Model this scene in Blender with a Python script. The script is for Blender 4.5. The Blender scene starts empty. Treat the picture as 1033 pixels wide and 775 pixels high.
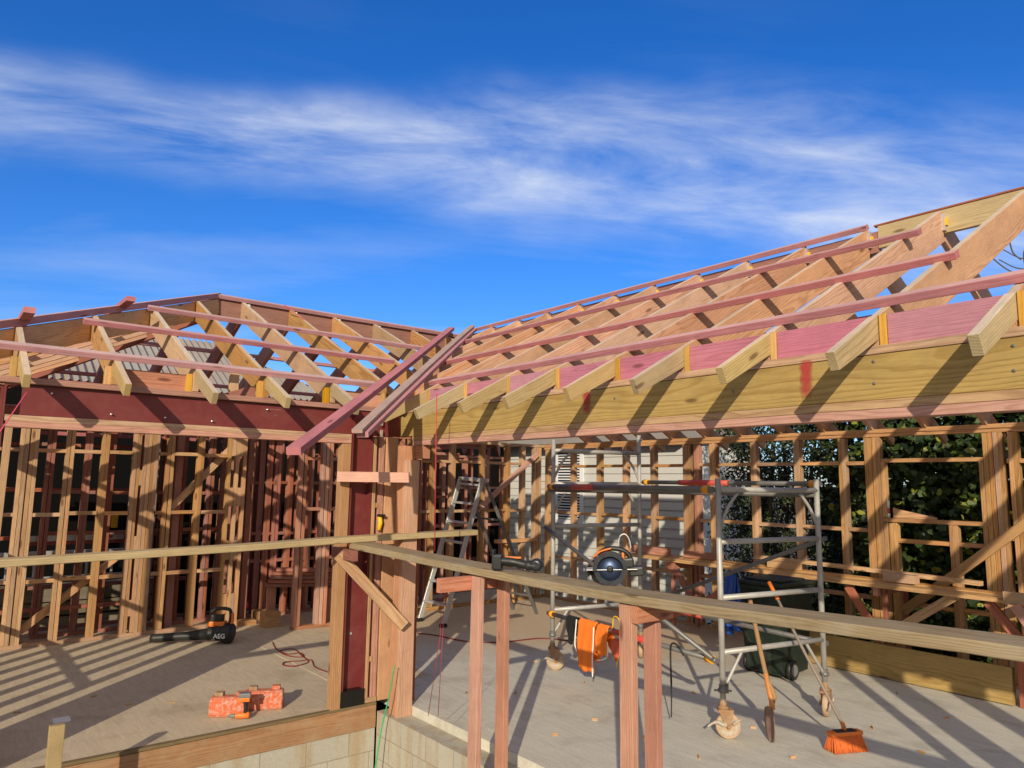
import bpy, bmesh, math, random
from mathutils import Vector, Matrix
R = random.Random(7)
S = bpy.context.scene
COL = S.collection
rad = math.radians

# ------------------------------------------------------------------ camera
FPX, CX, CY = 730.707, 516.5, 387.5
YAW, PITCH, ROLL = rad(50.96387), rad(7.7733), rad(0.7988)
EYE = Vector((0, 0, 2.0))
def cam_axes():
    f = Vector((-math.sin(YAW)*math.cos(PITCH), math.cos(YAW)*math.cos(PITCH), math.sin(PITCH)))
    r = Vector((math.cos(YAW), math.sin(YAW), 0)); u = r.cross(f)
    r2 = r*math.cos(ROLL) + u*math.sin(ROLL)
    return r2, r2.cross(f), f
AR, AU, AF = cam_axes()
cd = bpy.data.cameras.new('camera'); cam = bpy.data.objects.new('camera', cd); COL.objects.link(cam)
m = Matrix((AR, AU, -AF)).transposed().to_4x4(); m.translation = EYE
cam.matrix_world = m
cd.sensor_fit = 'HORIZONTAL'; cd.sensor_width = 36; cd.lens = FPX*36/1033
cd.clip_start = 0.05; cd.clip_end = 4000
S.camera = cam
def ray(x, y): return AR*((x-CX)/FPX) - AU*((y-CY)/FPX) + AF
def onz(x, y, z): d = ray(x, y); return EYE + d*((z-2)/d.z)
def onx(x, y, X): d = ray(x, y); return EYE + d*(X/d.x)
def ony(x, y, Y): d = ray(x, y); return EYE + d*(Y/d.y)

# ------------------------------------------------------------------ materials
def nt(name):
    m = bpy.data.materials.new(name); m.use_nodes = True
    n = m.node_tree; n.nodes.clear()
    out = n.nodes.new('ShaderNodeOutputMaterial'); b = n.nodes.new('ShaderNodeBsdfPrincipled')
    n.links.new(b.outputs[0], out.inputs[0]); return m, n, b
def node(n, t, **kw):
    o = n.nodes.new(t)
    for k, v in kw.items():
        if k == 'ins':
            for i, q in v.items():
                if hasattr(q, 'is_output'): n.links.new(q, o.inputs[i])
                else: o.inputs[i].default_value = q
        else: setattr(o, k, v)
    return o
def mth(n, op, a, b=0.0, c=0.0, clamp=False):
    return node(n, 'ShaderNodeMath', operation=op, use_clamp=clamp, ins={0: a, 1: b, 2: c}).outputs[0]
def mixc(n, fac, a, b, mode='MIX'):
    o = node(n, 'ShaderNodeMix', data_type='RGBA', blend_type=mode, ins={0: fac, 6: a, 7: b}); return o.outputs[2]
def rgb(r, g, b): return (r, g, b, 1)
def srgb(r, g, b):
    f = lambda c: (c/255/12.92) if c/255 <= .04045 else ((c/255+.055)/1.055)**2.4
    return (f(r), f(g), f(b), 1)
def ramp(n, fac, pts):
    o = node(n, 'ShaderNodeValToRGB'); e = o.color_ramp.elements
    while len(e) < len(pts): e.new(.5)
    for i, (p, c) in enumerate(pts): e[i].position = p; e[i].color = c
    n.links.new(fac, o.inputs[0]); return o.outputs[0]

def wood(name, base, ring, rough=.75, vary=.20, huev=.006, knots=True, dirt=0.0, dirtcol=(.12,.10,.075,1), ringmix=.55):
    """sawn softwood: growth rings round a pith that lies somewhere else for every board, knots, weathering"""
    m, n, b = nt(name)
    tc = node(n, 'ShaderNodeTexCoord'); oi = node(n, 'ShaderNodeObjectInfo')
    rnd = oi.outputs['Random']
    wn = node(n, 'ShaderNodeTexWhiteNoise', noise_dimensions='1D', ins={'W': mth(n,'MULTIPLY',rnd,91.7)})
    ws = node(n, 'ShaderNodeSeparateColor', ins={0: wn.outputs['Color']})
    off = node(n, 'ShaderNodeCombineXYZ', ins={0: mth(n,'MULTIPLY',rnd,37.0), 1: mth(n,'MULTIPLY',rnd,11.3), 2: mth(n,'MULTIPLY',rnd,5.7)})
    o = tc.outputs['Object']
    p = node(n, 'ShaderNodeVectorMath', operation='ADD', ins={0: o, 1: off.outputs[0]}).outputs[0]
    so_ = node(n, 'ShaderNodeSeparateXYZ', ins={0: o})
    warp = node(n, 'ShaderNodeTexNoise', ins={'Vector': node(n,'ShaderNodeMapping',ins={0:p,3:(.8,5,5)}).outputs[0], 'Scale': 1.0, 'Detail': 3.0, 'Roughness': .55})
    wsep = node(n, 'ShaderNodeSeparateColor', ins={0: warp.outputs['Color']})
    yy = mth(n,'ADD', mth(n,'MULTIPLY_ADD', ws.outputs[0], .26, -.13), mth(n,'MULTIPLY_ADD', mth(n,'SUBTRACT',wsep.outputs[0],.5), .075, so_.outputs[1]))
    zz = mth(n,'ADD', mth(n,'MULTIPLY_ADD', ws.outputs[1], .20, .0), mth(n,'MULTIPLY_ADD', mth(n,'SUBTRACT',wsep.outputs[1],.5), .075, so_.outputs[2]))
    rr = mth(n,'SQRT', mth(n,'ADD', mth(n,'MULTIPLY',yy,yy), mth(n,'MULTIPLY',zz,zz)))
    frq = mth(n,'MULTIPLY_ADD', ws.outputs[2], 70.0, 65.0)
    t = mth(n,'FRACT', mth(n,'MULTIPLY', rr, frq))
    late = mth(n,'MULTIPLY', node(n,'ShaderNodeMapRange', interpolation_type='SMOOTHSTEP', ins={0:t,1:.35,2:.88,3:0.0,4:1.0}).outputs[0], node(n,'ShaderNodeMapRange', ins={0:t,1:.90,2:1.0,3:1.0,4:0.0}).outputs[0])
    fine = node(n, 'ShaderNodeTexNoise', ins={'Vector': node(n,'ShaderNodeMapping',ins={0:p,3:(9,150,150)}).outputs[0], 'Scale': 1.0, 'Detail': 4, 'Roughness': .6}).outputs[0]
    big = node(n, 'ShaderNodeTexNoise', ins={'Vector': node(n,'ShaderNodeMapping',ins={0:p,3:(1.4,5,5)}).outputs[0], 'Scale': 1.0, 'Detail': 4, 'Roughness': .6}).outputs[0]
    c = mixc(n, mth(n, 'MULTIPLY', late, ringmix), base, ring)
    f2 = mth(n, 'MULTIPLY_ADD', mth(n,'SUBTRACT',fine,.5), .6, 1.0)
    v = mth(n, 'MULTIPLY_ADD', mth(n,'SUBTRACT',big,.5), .65, f2)
    w2 = node(n, 'ShaderNodeTexWhiteNoise', noise_dimensions='1D', ins={'W': rnd}).outputs[0]
    v = mth(n, 'MULTIPLY', v, mth(n, 'MULTIPLY_ADD', w2, vary*2, 1-vary))
    hs = node(n, 'ShaderNodeHueSaturation', ins={0: mth(n,'MULTIPLY_ADD',rnd,huev*2,.5-huev), 1: mth(n,'MULTIPLY_ADD',ws.outputs[1],.35,.86), 2: v, 4: c}).outputs[0]
    if knots:
        vo = node(n, 'ShaderNodeTexVoronoi', ins={'Vector': node(n,'ShaderNodeMapping',ins={0:p,3:(3.0,11,11)}).outputs[0], 'Scale': 1.0})
        k = node(n, 'ShaderNodeMapRange', ins={0: vo.outputs[0], 1: .10, 2: .20, 3: .8, 4: 0.0}).outputs[0]
        pick = mth(n,'GREATER_THAN', node(n,'ShaderNodeSeparateColor',ins={0: vo.outputs['Color']}).outputs[0], .72)
        hs = mixc(n, mth(n,'MULTIPLY',k,pick), hs, (ring[0]*.40, ring[1]*.32, ring[2]*.28, 1))
    # grubby patches and handling marks
    dn = node(n, 'ShaderNodeTexNoise', ins={'Vector': p, 'Scale': 5, 'Detail': 7, 'Roughness': .72}).outputs[0]
    d = node(n, 'ShaderNodeMapRange', ins={0: dn, 1: .46, 2: .70, 3: 0, 4: max(dirt, .28)}).outputs[0]
    hs = mixc(n, d, hs, dirtcol if dirt > 0 else (ring[0]*.75, ring[1]*.78, ring[2]*.85, 1))
    n.links.new(hs, b.inputs['Base Color'])
    b.inputs['Roughness'].default_value = rough
    b.inputs['Specular IOR Level'].default_value = .25
    hgt = mth(n, 'ADD', mth(n,'MULTIPLY',fine,.6), mth(n,'MULTIPLY',late,-.4))
    bp = node(n, 'ShaderNodeBump', ins={'Strength': .3, 'Distance': .004, 'Height': hgt}).outputs[0]
    n.links.new(bp, b.inputs['Normal'])
    return m
W = {}
W['pine']   = wood('pine', rgb(.48,.295,.16), rgb(.30,.145,.068), ringmix=.6)
W['tan']    = wood('tan_pine', rgb(.52,.325,.175), rgb(.32,.165,.08), ringmix=.6)
W['rafter'] = wood('rafter_pine', rgb(.54,.32,.205), rgb(.35,.17,.10), vary=.12, ringmix=.6)
W['pink']   = wood('pink_treated', rgb(.47,.245,.17), rgb(.30,.125,.08), ringmix=.55)
W['batten'] = wood('pink_batten', rgb(.44,.20,.21), rgb(.32,.125,.13), vary=.16, ringmix=.45)
W['rose']   = wood('rose_blocking', rgb(.46,.185,.235), rgb(.34,.115,.15), vary=.1)
W['beam']   = wood('yellow_beam', rgb(.385,.28,.125), rgb(.26,.17,.068), vary=.06, ringmix=.65)
W['green']  = wood('green_treated', rgb(.42,.325,.18), rgb(.29,.20,.095), vary=.1)
W['orange'] = wood('orange_cleat', rgb(.52,.305,.085), rgb(.40,.22,.055), knots=False)
W['plank']  = wood('grey_plank', rgb(.32,.245,.135), rgb(.20,.14,.07), vary=.1, dirt=.5, dirtcol=(.36,.31,.225,1))
W['red']    = wood('shaded_pink', rgb(.33,.14,.10), rgb(.21,.075,.05))  # darker copy of the pink timber, with shade put into its colour
W['joist']  = wood('stained_joist', rgb(.42,.235,.105), rgb(.27,.13,.055), dirt=.6, dirtcol=(.36,.27,.17,1))
W['pale']   = wood('pale_pink_treated', rgb(.60,.385,.305), rgb(.47,.27,.20), knots=False, ringmix=.4)
W['weath']  = wood('weathered_batten', rgb(.42,.29,.235), rgb(.31,.20,.16), vary=.05)
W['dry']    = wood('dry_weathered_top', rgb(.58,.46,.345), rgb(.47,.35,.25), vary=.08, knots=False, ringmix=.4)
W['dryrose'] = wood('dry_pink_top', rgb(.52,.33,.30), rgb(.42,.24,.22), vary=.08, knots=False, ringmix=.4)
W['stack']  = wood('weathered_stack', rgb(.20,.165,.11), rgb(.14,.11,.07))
W['edge']   = wood('floor_sheet_edge', rgb(.22,.16,.09), rgb(.14,.10,.055), knots=False)

def plain(name, col, rough=.6, metal=0.0, var=.15, scale=8, bump=0.0, spec=.4, dirt=None, dirtamt=.5, dscale=6):
    m, n, b = nt(name)
    tc = node(n, 'ShaderNodeTexCoord')
    nz = node(n, 'ShaderNodeTexNoise', ins={'Vector': tc.outputs['Object'], 'Scale': scale, 'Detail': 6, 'Roughness': .65}).outputs[0]
    v = mth(n, 'MULTIPLY_ADD', mth(n,'SUBTRACT',nz,.5), var*2.4, 1.0)
    c = node(n, 'ShaderNodeHueSaturation', ins={2: v, 4: col}).outputs[0]
    if dirt:
        dn = node(n, 'ShaderNodeTexNoise', ins={'Vector': tc.outputs['Object'], 'Scale': dscale, 'Detail': 8, 'Roughness': .72}).outputs[0]
        d = node(n, 'ShaderNodeMapRange', ins={0: dn, 1: .45, 2: .62, 3: 0, 4: dirtamt}).outputs[0]
        c = mixc(n, d, c, dirt)
    n.links.new(c, b.inputs['Base Color'])
    n.links.new(mth(n,'MULTIPLY_ADD',mth(n,'SUBTRACT',nz,.5),.3,rough), b.inputs['Roughness'])
    b.inputs['Metallic'].default_value = metal; b.inputs['Specular IOR Level'].default_value = spec
    if bump:
        bp = node(n, 'ShaderNodeBump', ins={'Strength': bump, 'Distance': .01, 'Height': nz}).outputs[0]
        n.links.new(bp, b.inputs['Normal'])
    return m
M = {}
M['steel']  = plain('red_oxide_steel', rgb(.155,.026,.024), .55, 0, .18, 5, dirt=(.19,.055,.045,1), dirtamt=.45)
def scratch(m):
    n = m.node_tree; b = [x for x in n.nodes if x.type == 'BSDF_PRINCIPLED'][0]; src = b.inputs['Base Color'].links[0].from_socket
    g = node(n,'ShaderNodeNewGeometry').outputs['Position']
    for rot, th in ((.3,.66),(-.6,.68)):
        q = node(n,'ShaderNodeTexNoise', ins={'Vector': node(n,'ShaderNodeMapping',ins={0:g,2:(rot,rot*.7,rot),3:(40,3,30)}).outputs[0], 'Scale': 1.0, 'Detail': 5, 'Roughness': .7}).outputs[0]
        f = node(n,'ShaderNodeMapRange', ins={0:q,1:th,2:th+.06,3:0,4:.5}).outputs[0]
        src = mixc(n, f, src, rgb(.34,.17,.14))
    n.links.new(src, b.inputs['Base Color'])
scratch(M['steel'])
M['bitumen']= plain('black_bitumen', rgb(.006,.006,.006), .3, 0, .2, 20)
M['galv']   = plain('galvanised_tube', rgb(.42,.41,.385), .5, .25, .22, 9, dirt=(.33,.30,.25,1), dirtamt=.6)
M['dull']   = plain('dull_steel_tube', rgb(.15,.145,.14), .45, .35, .25, 9, dirt=(.22,.20,.17,1), dirtamt=.5)
M['alu']    = plain('aluminium', rgb(.58,.57,.55), .4, .5, .1, 12, dirt=(.4,.38,.34,1), dirtamt=.4)
M['zinc']   = plain('bright_zinc', rgb(.75,.74,.72), .3, .8, .08)
M['redtube']= plain('red_paint_band', rgb(.55,.055,.035), .5, 0, .12, dirt=(.35,.2,.15,1))
M['amber']  = plain('amber_plastic', rgb(.75,.33,.02), .45, 0, .1)
M['rust']   = plain('rusty_cast_iron', rgb(.30,.17,.085), .8, .1, .3, 16, .3, dirt=(.45,.38,.28,1), dirtamt=.7)
M['wheel']  = plain('worn_caster_wheel', rgb(.42,.28,.17), .75, 0, .2, 14, dirt=(.5,.4,.3,1))
M['hub'] = plain('dirty_zinc_hub', rgb(.42,.38,.31), .7, .1, .2, 20, .2, dirt=(.40,.22,.10,1), dirtamt=.8, dscale=24)
M['black']  = plain('black_plastic', rgb(.013,.014,.013), .45, 0, .2, 10, dirt=(.06,.055,.045,1), dirtamt=.3)
M['grey']   = plain('grey_plastic', rgb(.16,.16,.155), .5, 0, .15)
M['orange'] = plain('orange_plastic', rgb(.70,.17,.02), .45, 0, .1)
M['dusty']  = plain('dusty_orange_plastic', rgb(.52,.105,.035), .75, 0, .2, 10, dirt=(.50,.36,.29,1), dirtamt=.7, dscale=34)
M['vest']   = plain('fluorescent_orange_cloth', rgb(.85,.20,.02), .85, 0, .06, 20, .3)
M['white']  = plain('white_paint', rgb(.75,.75,.73), .6, 0, .05)
M['tape']   = plain('reflective_tape', rgb(.75,.75,.70), .5, 0, .05)
M['darkcloth'] = plain('black_cloth', rgb(.012,.012,.012), .95, 0, .2)
M['bin']    = plain('dark_green_plastic', rgb(.010,.019,.012), .5, 0, .15, dirt=(.06,.07,.05,1), dirtamt=.3)
M['blue']   = plain('blue_plastic_sheet', rgb(.015,.065,.30), .4, 0, .15)
M['blade']  = plain('blue_sheen_blade', rgb(.05,.075,.14), .42, .7, .15)  # blue reflection on the blade is put into its base colour
M['gunmetal'] = plain('gunmetal', rgb(.035,.038,.045), .32, .55, .2, 20)
M['yellow'] = plain('yellow_plastic', rgb(.80,.45,.02), .45, 0, .08)
M['redcord']= plain('red_cord', rgb(.16,.018,.014), .55, 0, .1)
M['pinkline']= plain('pink_line', rgb(.62,.07,.13), .7, 0, .05)
M['redline']= plain('red_line', rgb(.55,.03,.04), .7, 0, .05)
M['greenline']= plain('green_hose', rgb(.03,.36,.13), .5, 0, .05)
M['redbag'] = plain('red_bag_cloth', rgb(.55,.10,.05), .8, 0, .15)
m_, n_, b_ = nt('red_spray_paint'); M['spray'] = m_
b_.inputs['Base Color'].default_value = rgb(.45,.035,.04); b_.inputs['Roughness'].default_value = .7
at_ = node(n_, 'ShaderNodeAttribute', attribute_name='cover'); tc_ = node(n_, 'ShaderNodeTexCoord')
nz_ = node(n_, 'ShaderNodeTexNoise', ins={'Vector': tc_.outputs['Object'], 'Scale': 70, 'Detail': 4}).outputs[0]
cv_ = node(n_, 'ShaderNodeMapRange', ins={0: mth(n_,'MULTIPLY_ADD',mth(n_,'SUBTRACT',nz_,.5),.7,at_.outputs['Fac']), 1: .1, 2: .9, 3: 0, 4: .85}).outputs[0]
n_.links.new(cv_, b_.inputs['Alpha'])
M['blackline']= plain('black_line', rgb(.02,.02,.02), .7)
M['bark']   = plain('bark', rgb(.10,.075,.05), .9, 0, .3, 20, .5)
M['darkwall'] = plain('near_black_cladding', rgb(.004,.0038,.0035), .9, 0, .3, 6, spec=.1)
M['paint']  = plain('sash_paint', rgb(.74,.75,.76), .5, 0, .03)
M['glass']  = plain('dark_window_glass', rgb(.012,.014,.016), .15, 0, .1, spec=.3)
M['broomhead'] = plain('orange_bristle', rgb(.66,.15,.03), .85, 0, .25, 60, .6)
M['handlewood'] = wood('worn_handle', rgb(.42,.24,.12), rgb(.30,.15,.07), dirt=.4, knots=False)
M['fibre']  = plain('dirty_grey_handle', rgb(.24,.19,.15), .6, 0, .2, 20)
M['orangesh'] = plain('worn_orange_shovel_socket', rgb(.60,.23,.06), .6, 0, .25, 20)
M['spade']  = plain('worn_shovel_steel', rgb(.30,.20,.16), .5, .4, .3, 14)

def concrete(name, base, dust, scale=1.0, spots=True, marks=1.0):
    m, n, b = nt(name)
    g = node(n, 'ShaderNodeNewGeometry').outputs['Position']
    a = node(n, 'ShaderNodeTexNoise', ins={'Vector': g, 'Scale': .9*scale, 'Detail': 10, 'Roughness': .66}).outputs[0]
    c2 = node(n, 'ShaderNodeTexNoise', ins={'Vector': g, 'Scale': 55*scale, 'Detail': 6, 'Roughness': .75}).outputs[0]
    st = node(n, 'ShaderNodeTexNoise', ins={'Vector': node(n,'ShaderNodeMapping',ins={0: g, 2: (0,0,.35), 3: (4,30,1)}).outputs[0], 'Scale': .7, 'Detail': 7, 'Roughness': .75, 'Distortion': .8}).outputs[0]
    st2 = node(n, 'ShaderNodeTexNoise', ins={'Vector': node(n,'ShaderNodeMapping',ins={0: g, 2: (0,0,-.75), 3: (3,38,1)}).outputs[0], 'Scale': .8, 'Detail': 6, 'Roughness': .7, 'Distortion': 1.2}).outputs[0]
    d = node(n, 'ShaderNodeMapRange', ins={0: a, 1: .40, 2: .66, 3: 0, 4: .75}).outputs[0]
    c = mixc(n, d, base, dust)
    bl = node(n, 'ShaderNodeTexNoise', ins={'Vector': g, 'Scale': 2.3, 'Detail': 9, 'Roughness': .62, 'Distortion': .6}).outputs[0]
    dk = node(n, 'ShaderNodeMapRange', ins={0: bl, 1: .52, 2: .68, 3: 0, 4: .55*marks}).outputs[0]
    c = mixc(n, dk, c, (base[0]*.66, base[1]*.64, base[2]*.60, 1))
    v = mth(n,'MULTIPLY_ADD',mth(n,'SUBTRACT',c2,.5),.65,1.0)
    v = mth(n,'MULTIPLY_ADD',mth(n,'SUBTRACT',st,.5),.55*marks,v)
    v = mth(n,'MULTIPLY_ADD',mth(n,'SUBTRACT',st2,.5),.35*marks,v)
    c = node(n, 'ShaderNodeHueSaturation', ins={2: v, 4: c}).outputs[0]
    for sc_, th, col, am in ((7.0,.05,(dust[0]*1.35,dust[1]*1.28,dust[2]*1.15,1),.7), (3.1,.06,(base[0]*.35,base[1]*.33,base[2]*.3,1),.55), (16.0,.09,(base[0]*.45,base[1]*.4,base[2]*.33,1),.5)):
        vo = node(n, 'ShaderNodeTexVoronoi', ins={'Vector': node(n,'ShaderNodeMapping',ins={0: g, 1: (sc_,3,0)}).outputs[0], 'Scale': sc_})
        k = node(n, 'ShaderNodeMapRange', ins={0: vo.outputs[0], 1: th*.5, 2: th, 3: am if spots else 0, 4: 0}).outputs[0]
        pk = mth(n,'GREATER_THAN', node(n,'ShaderNodeSeparateColor',ins={0: vo.outputs['Color']}).outputs[0], .6)
        c = mixc(n, mth(n,'MULTIPLY',k,pk), c, col)
    n.links.new(c, b.inputs['Base Color']); b.inputs['Roughness'].default_value = .88
    b.inputs['Specular IOR Level'].default_value = .25
    h = mth(n,'ADD', c2, mth(n,'MULTIPLY',st,.6))
    bp = node(n, 'ShaderNodeBump', ins={'Strength': .35, 'Distance': .006, 'Height': h}).outputs[0]
    n.links.new(bp, b.inputs['Normal'])
    return m, n, b, c
M['slab'] = concrete('concrete_slab', rgb(.55,.525,.445), rgb(.585,.535,.42))[0]
# slab: sawdust towards the far left room
mm = M['slab'].node_tree
def add_dust(n):
    b = [x for x in n.nodes if x.type == 'BSDF_PRINCIPLED'][0]
    src = b.inputs['Base Color'].links[0].from_socket
    g = node(n, 'ShaderNodeNewGeometry').outputs['Position']
    sx = node(n, 'ShaderNodeSeparateXYZ', ins={0: g})
    nz = node(n, 'ShaderNodeTexNoise', ins={'Vector': g, 'Scale': 1.6, 'Detail': 5}).outputs[0]
    q = mth(n,'ADD', mth(n,'MULTIPLY',sx.outputs[0],-.55), mth(n,'MULTIPLY',sx.outputs[1],.6))
    q = mth(n,'MULTIPLY_ADD', nz, 1.6, q)
    f = node(n, 'ShaderNodeMapRange', ins={0: q, 1: 7.6, 2: 8.8, 3: 0, 4: .85}).outputs[0]
    n.links.new(mixc(n, f, src, rgb(.50,.365,.22)), b.inputs['Base Color'])
add_dust(mm)
M['board'] = concrete('particleboard_floor', rgb(.53,.435,.30), rgb(.47,.385,.265), 1.0)[0]
M['earth'] = concrete('earth', rgb(.20,.155,.105), rgb(.12,.095,.07), 2.0)[0]

def blockmat():
    m, n, b = nt('concrete_block')
    tc = node(n, 'ShaderNodeTexCoord'); g = tc.outputs['UV']
    o = tc.outputs['Object']
    br = node(n, 'ShaderNodeTexBrick', ins={'Vector': g, 'Color1': rgb(.42,.395,.32), 'Color2': rgb(.385,.36,.295), 'Mortar': rgb(.29,.255,.19), 'Scale': 1.0, 'Mortar Size': .005, 'Mortar Smooth': .3, 'Brick Width': .40, 'Row Height': .20})
    nz = node(n, 'ShaderNodeTexNoise', ins={'Vector': o, 'Scale': 40, 'Detail': 5, 'Roughness': .7}).outputs[0]
    mp = node(n, 'ShaderNodeMapping', ins={0: o, 3: (6,6,.7)}).outputs[0]
    st = node(n, 'ShaderNodeTexNoise', ins={'Vector': mp, 'Scale': 1.3, 'Detail': 6, 'Roughness': .6}).outputs[0]
    f = node(n, 'ShaderNodeMapRange', ins={0: st, 1: .47, 2: .66, 3: 0, 4: .6}).outputs[0]
    c = mixc(n, f, br.outputs[0], rgb(.33,.215,.10))
    v = mth(n,'MULTIPLY_ADD',mth(n,'SUBTRACT',nz,.5),.5,1.0)
    c = node(n, 'ShaderNodeHueSaturation', ins={2: v, 4: c}).outputs[0]
    n.links.new(c, b.inputs['Base Color']); b.inputs['Roughness'].default_value = .92
    h = mth(n,'ADD', mth(n,'MULTIPLY',nz,.4), mth(n,'MULTIPLY',br.outputs[1],-1.0))
    n.links.new(node(n,'ShaderNodeBump',ins={'Strength':.5,'Distance':.006,'Height':h}).outputs[0], b.inputs['Normal'])
    return m
M['block'] = blockmat()

def leafmat(name, a, bcol, yel):
    m, n, b = nt(name)
    at = node(n, 'ShaderNodeAttribute', attribute_name='tint')
    c = ramp(n, at.outputs['Fac'], [(0, a), (.7, bcol), (.9, bcol), (.95, yel)])
    n.links.new(c, b.inputs['Base Color']); b.inputs['Roughness'].default_value = .45
    b.inputs['Specular IOR Level'].default_value = .35
    return m
M['leaf'] = leafmat('dark_leaf', rgb(.012,.026,.007), rgb(.048,.078,.018), rgb(.22,.23,.03))
M['leaf2'] = leafmat('fine_leaf', rgb(.012,.024,.010), rgb(.035,.052,.020), rgb(.09,.10,.03))

# ------------------------------------------------------------------ object helpers
def tag(o, label=None, cat=None, group=None, kind=None):
    if label: o['label'] = label
    if cat: o['category'] = cat
    if group: o['group'] = group
    if kind: o['kind'] = kind
    return o
def thing(name, loc, label, cat, group=None, rz=0.0):
    o = bpy.data.objects.new(name, None); COL.objects.link(o)
    o.empty_display_size = .1
    o.location = loc; o.rotation_euler = (0, 0, rz)
    return tag(o, label, cat, group)
def wmat(o):
    if o is None: return Matrix.Identity(4)
    return wmat(o.parent) @ o.matrix_basis
def link(name, me, mat, parent=None, mw=None):
    if mat is not None and len(me.materials) == 0: me.materials.append(mat)
    o = bpy.data.objects.new(name, me); COL.objects.link(o)
    mw = mw or Matrix.Identity(4)
    if parent is not None:
        o.parent = parent; o.matrix_basis = wmat(parent).inverted() @ mw
    else: o.matrix_basis = mw
    return o
def mesh(name, vs, fs, smooth=False):
    me = bpy.data.meshes.new(name); me.from_pydata([tuple(v) for v in vs], [], fs); me.update()
    if smooth:
        for p in me.polygons: p.use_smooth = True
    return me
BOW = True
def board_mesh(L, w, t, c=.0025):
    """length along X, w along Y, t along Z, long edges eased, long boards slightly bowed"""
    c = min(c, w*.2, t*.2)
    sec = [(-w/2+c,-t/2),(w/2-c,-t/2),(w/2,-t/2+c),(w/2,t/2-c),(w/2-c,t/2),(-w/2+c,t/2),(-w/2,t/2-c),(-w/2,-t/2+c)]
    ns = 1 if L < 1.2 or not BOW else 8
    by = R.gauss(0, .0009)*L if ns > 1 else 0; bz = R.gauss(0, .0016)*L if ns > 1 else 0
    by = max(-.007, min(.007, by)); bz = max(-.010, min(.010, bz))
    vs = []
    for i in range(ns+1):
        f = i/ns; k = math.sin(math.pi*f)
        vs += [(-L/2+L*f, y+by*k, z+bz*k) for y, z in sec]
    fs = [[8*i+q, 8*i+(q+1)%8, 8*i+8+(q+1)%8, 8*i+8+q] for i in range(ns) for q in range(8)] + [list(range(7,-1,-1)), [8*ns+q for q in range(8)]]
    return mesh('board', vs, fs)
def bd(name, a, b, w, t, mat, parent=None, up=(0,0,1), jit=.0012, c=.0025):
    """board from a to b; w measured along 'up', t across"""
    a = Vector(a); b = Vector(b); x = (b-a); L = x.length; x.normalize()
    u = Vector(up); u = u - x*u.dot(x)
    if u.length < 1e-4: u = Vector((0,1,0)) - x*x.y
    u.normalize(); z = x.cross(u)
    tw = R.uniform(-.004, .004); u2 = u*math.cos(tw)+z*math.sin(tw); z2 = x.cross(u2)
    mw = Matrix((x, u2, z2)).transposed().to_4x4()
    mw.translation = (a+b)/2 + Vector((R.uniform(-jit,jit), R.uniform(-jit,jit), R.uniform(-jit,jit)))
    return link(name, board_mesh(L-.001, w, t, c), mat, parent, mw)
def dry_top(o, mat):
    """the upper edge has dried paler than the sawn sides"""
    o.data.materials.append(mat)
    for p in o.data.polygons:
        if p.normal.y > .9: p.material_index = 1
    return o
def bx(name, x0, x1, y0, y1, z0, z1, mat, parent=None, jit=.0012, c=.0025):
    dx, dy, dz = abs(x1-x0), abs(y1-y0), abs(z1-z0)
    cx_, cy_, cz_ = (x0+x1)/2, (y0+y1)/2, (z0+z1)/2
    if dx >= dy and dx >= dz: return bd(name, (min(x0,x1),cy_,cz_), (max(x0,x1),cy_,cz_), dz, dy, mat, parent, (0,0,1), jit, c)
    if dy >= dz: return bd(name, (cx_,min(y0,y1),cz_), (cx_,max(y0,y1),cz_), dz, dx, mat, parent, (0,0,1), jit, c)
    return bd(name, (cx_,cy_,min(z0,z1)), (cx_,cy_,max(z0,z1)), dx, dy, mat, parent, (1,0,0), jit, c)
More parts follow.
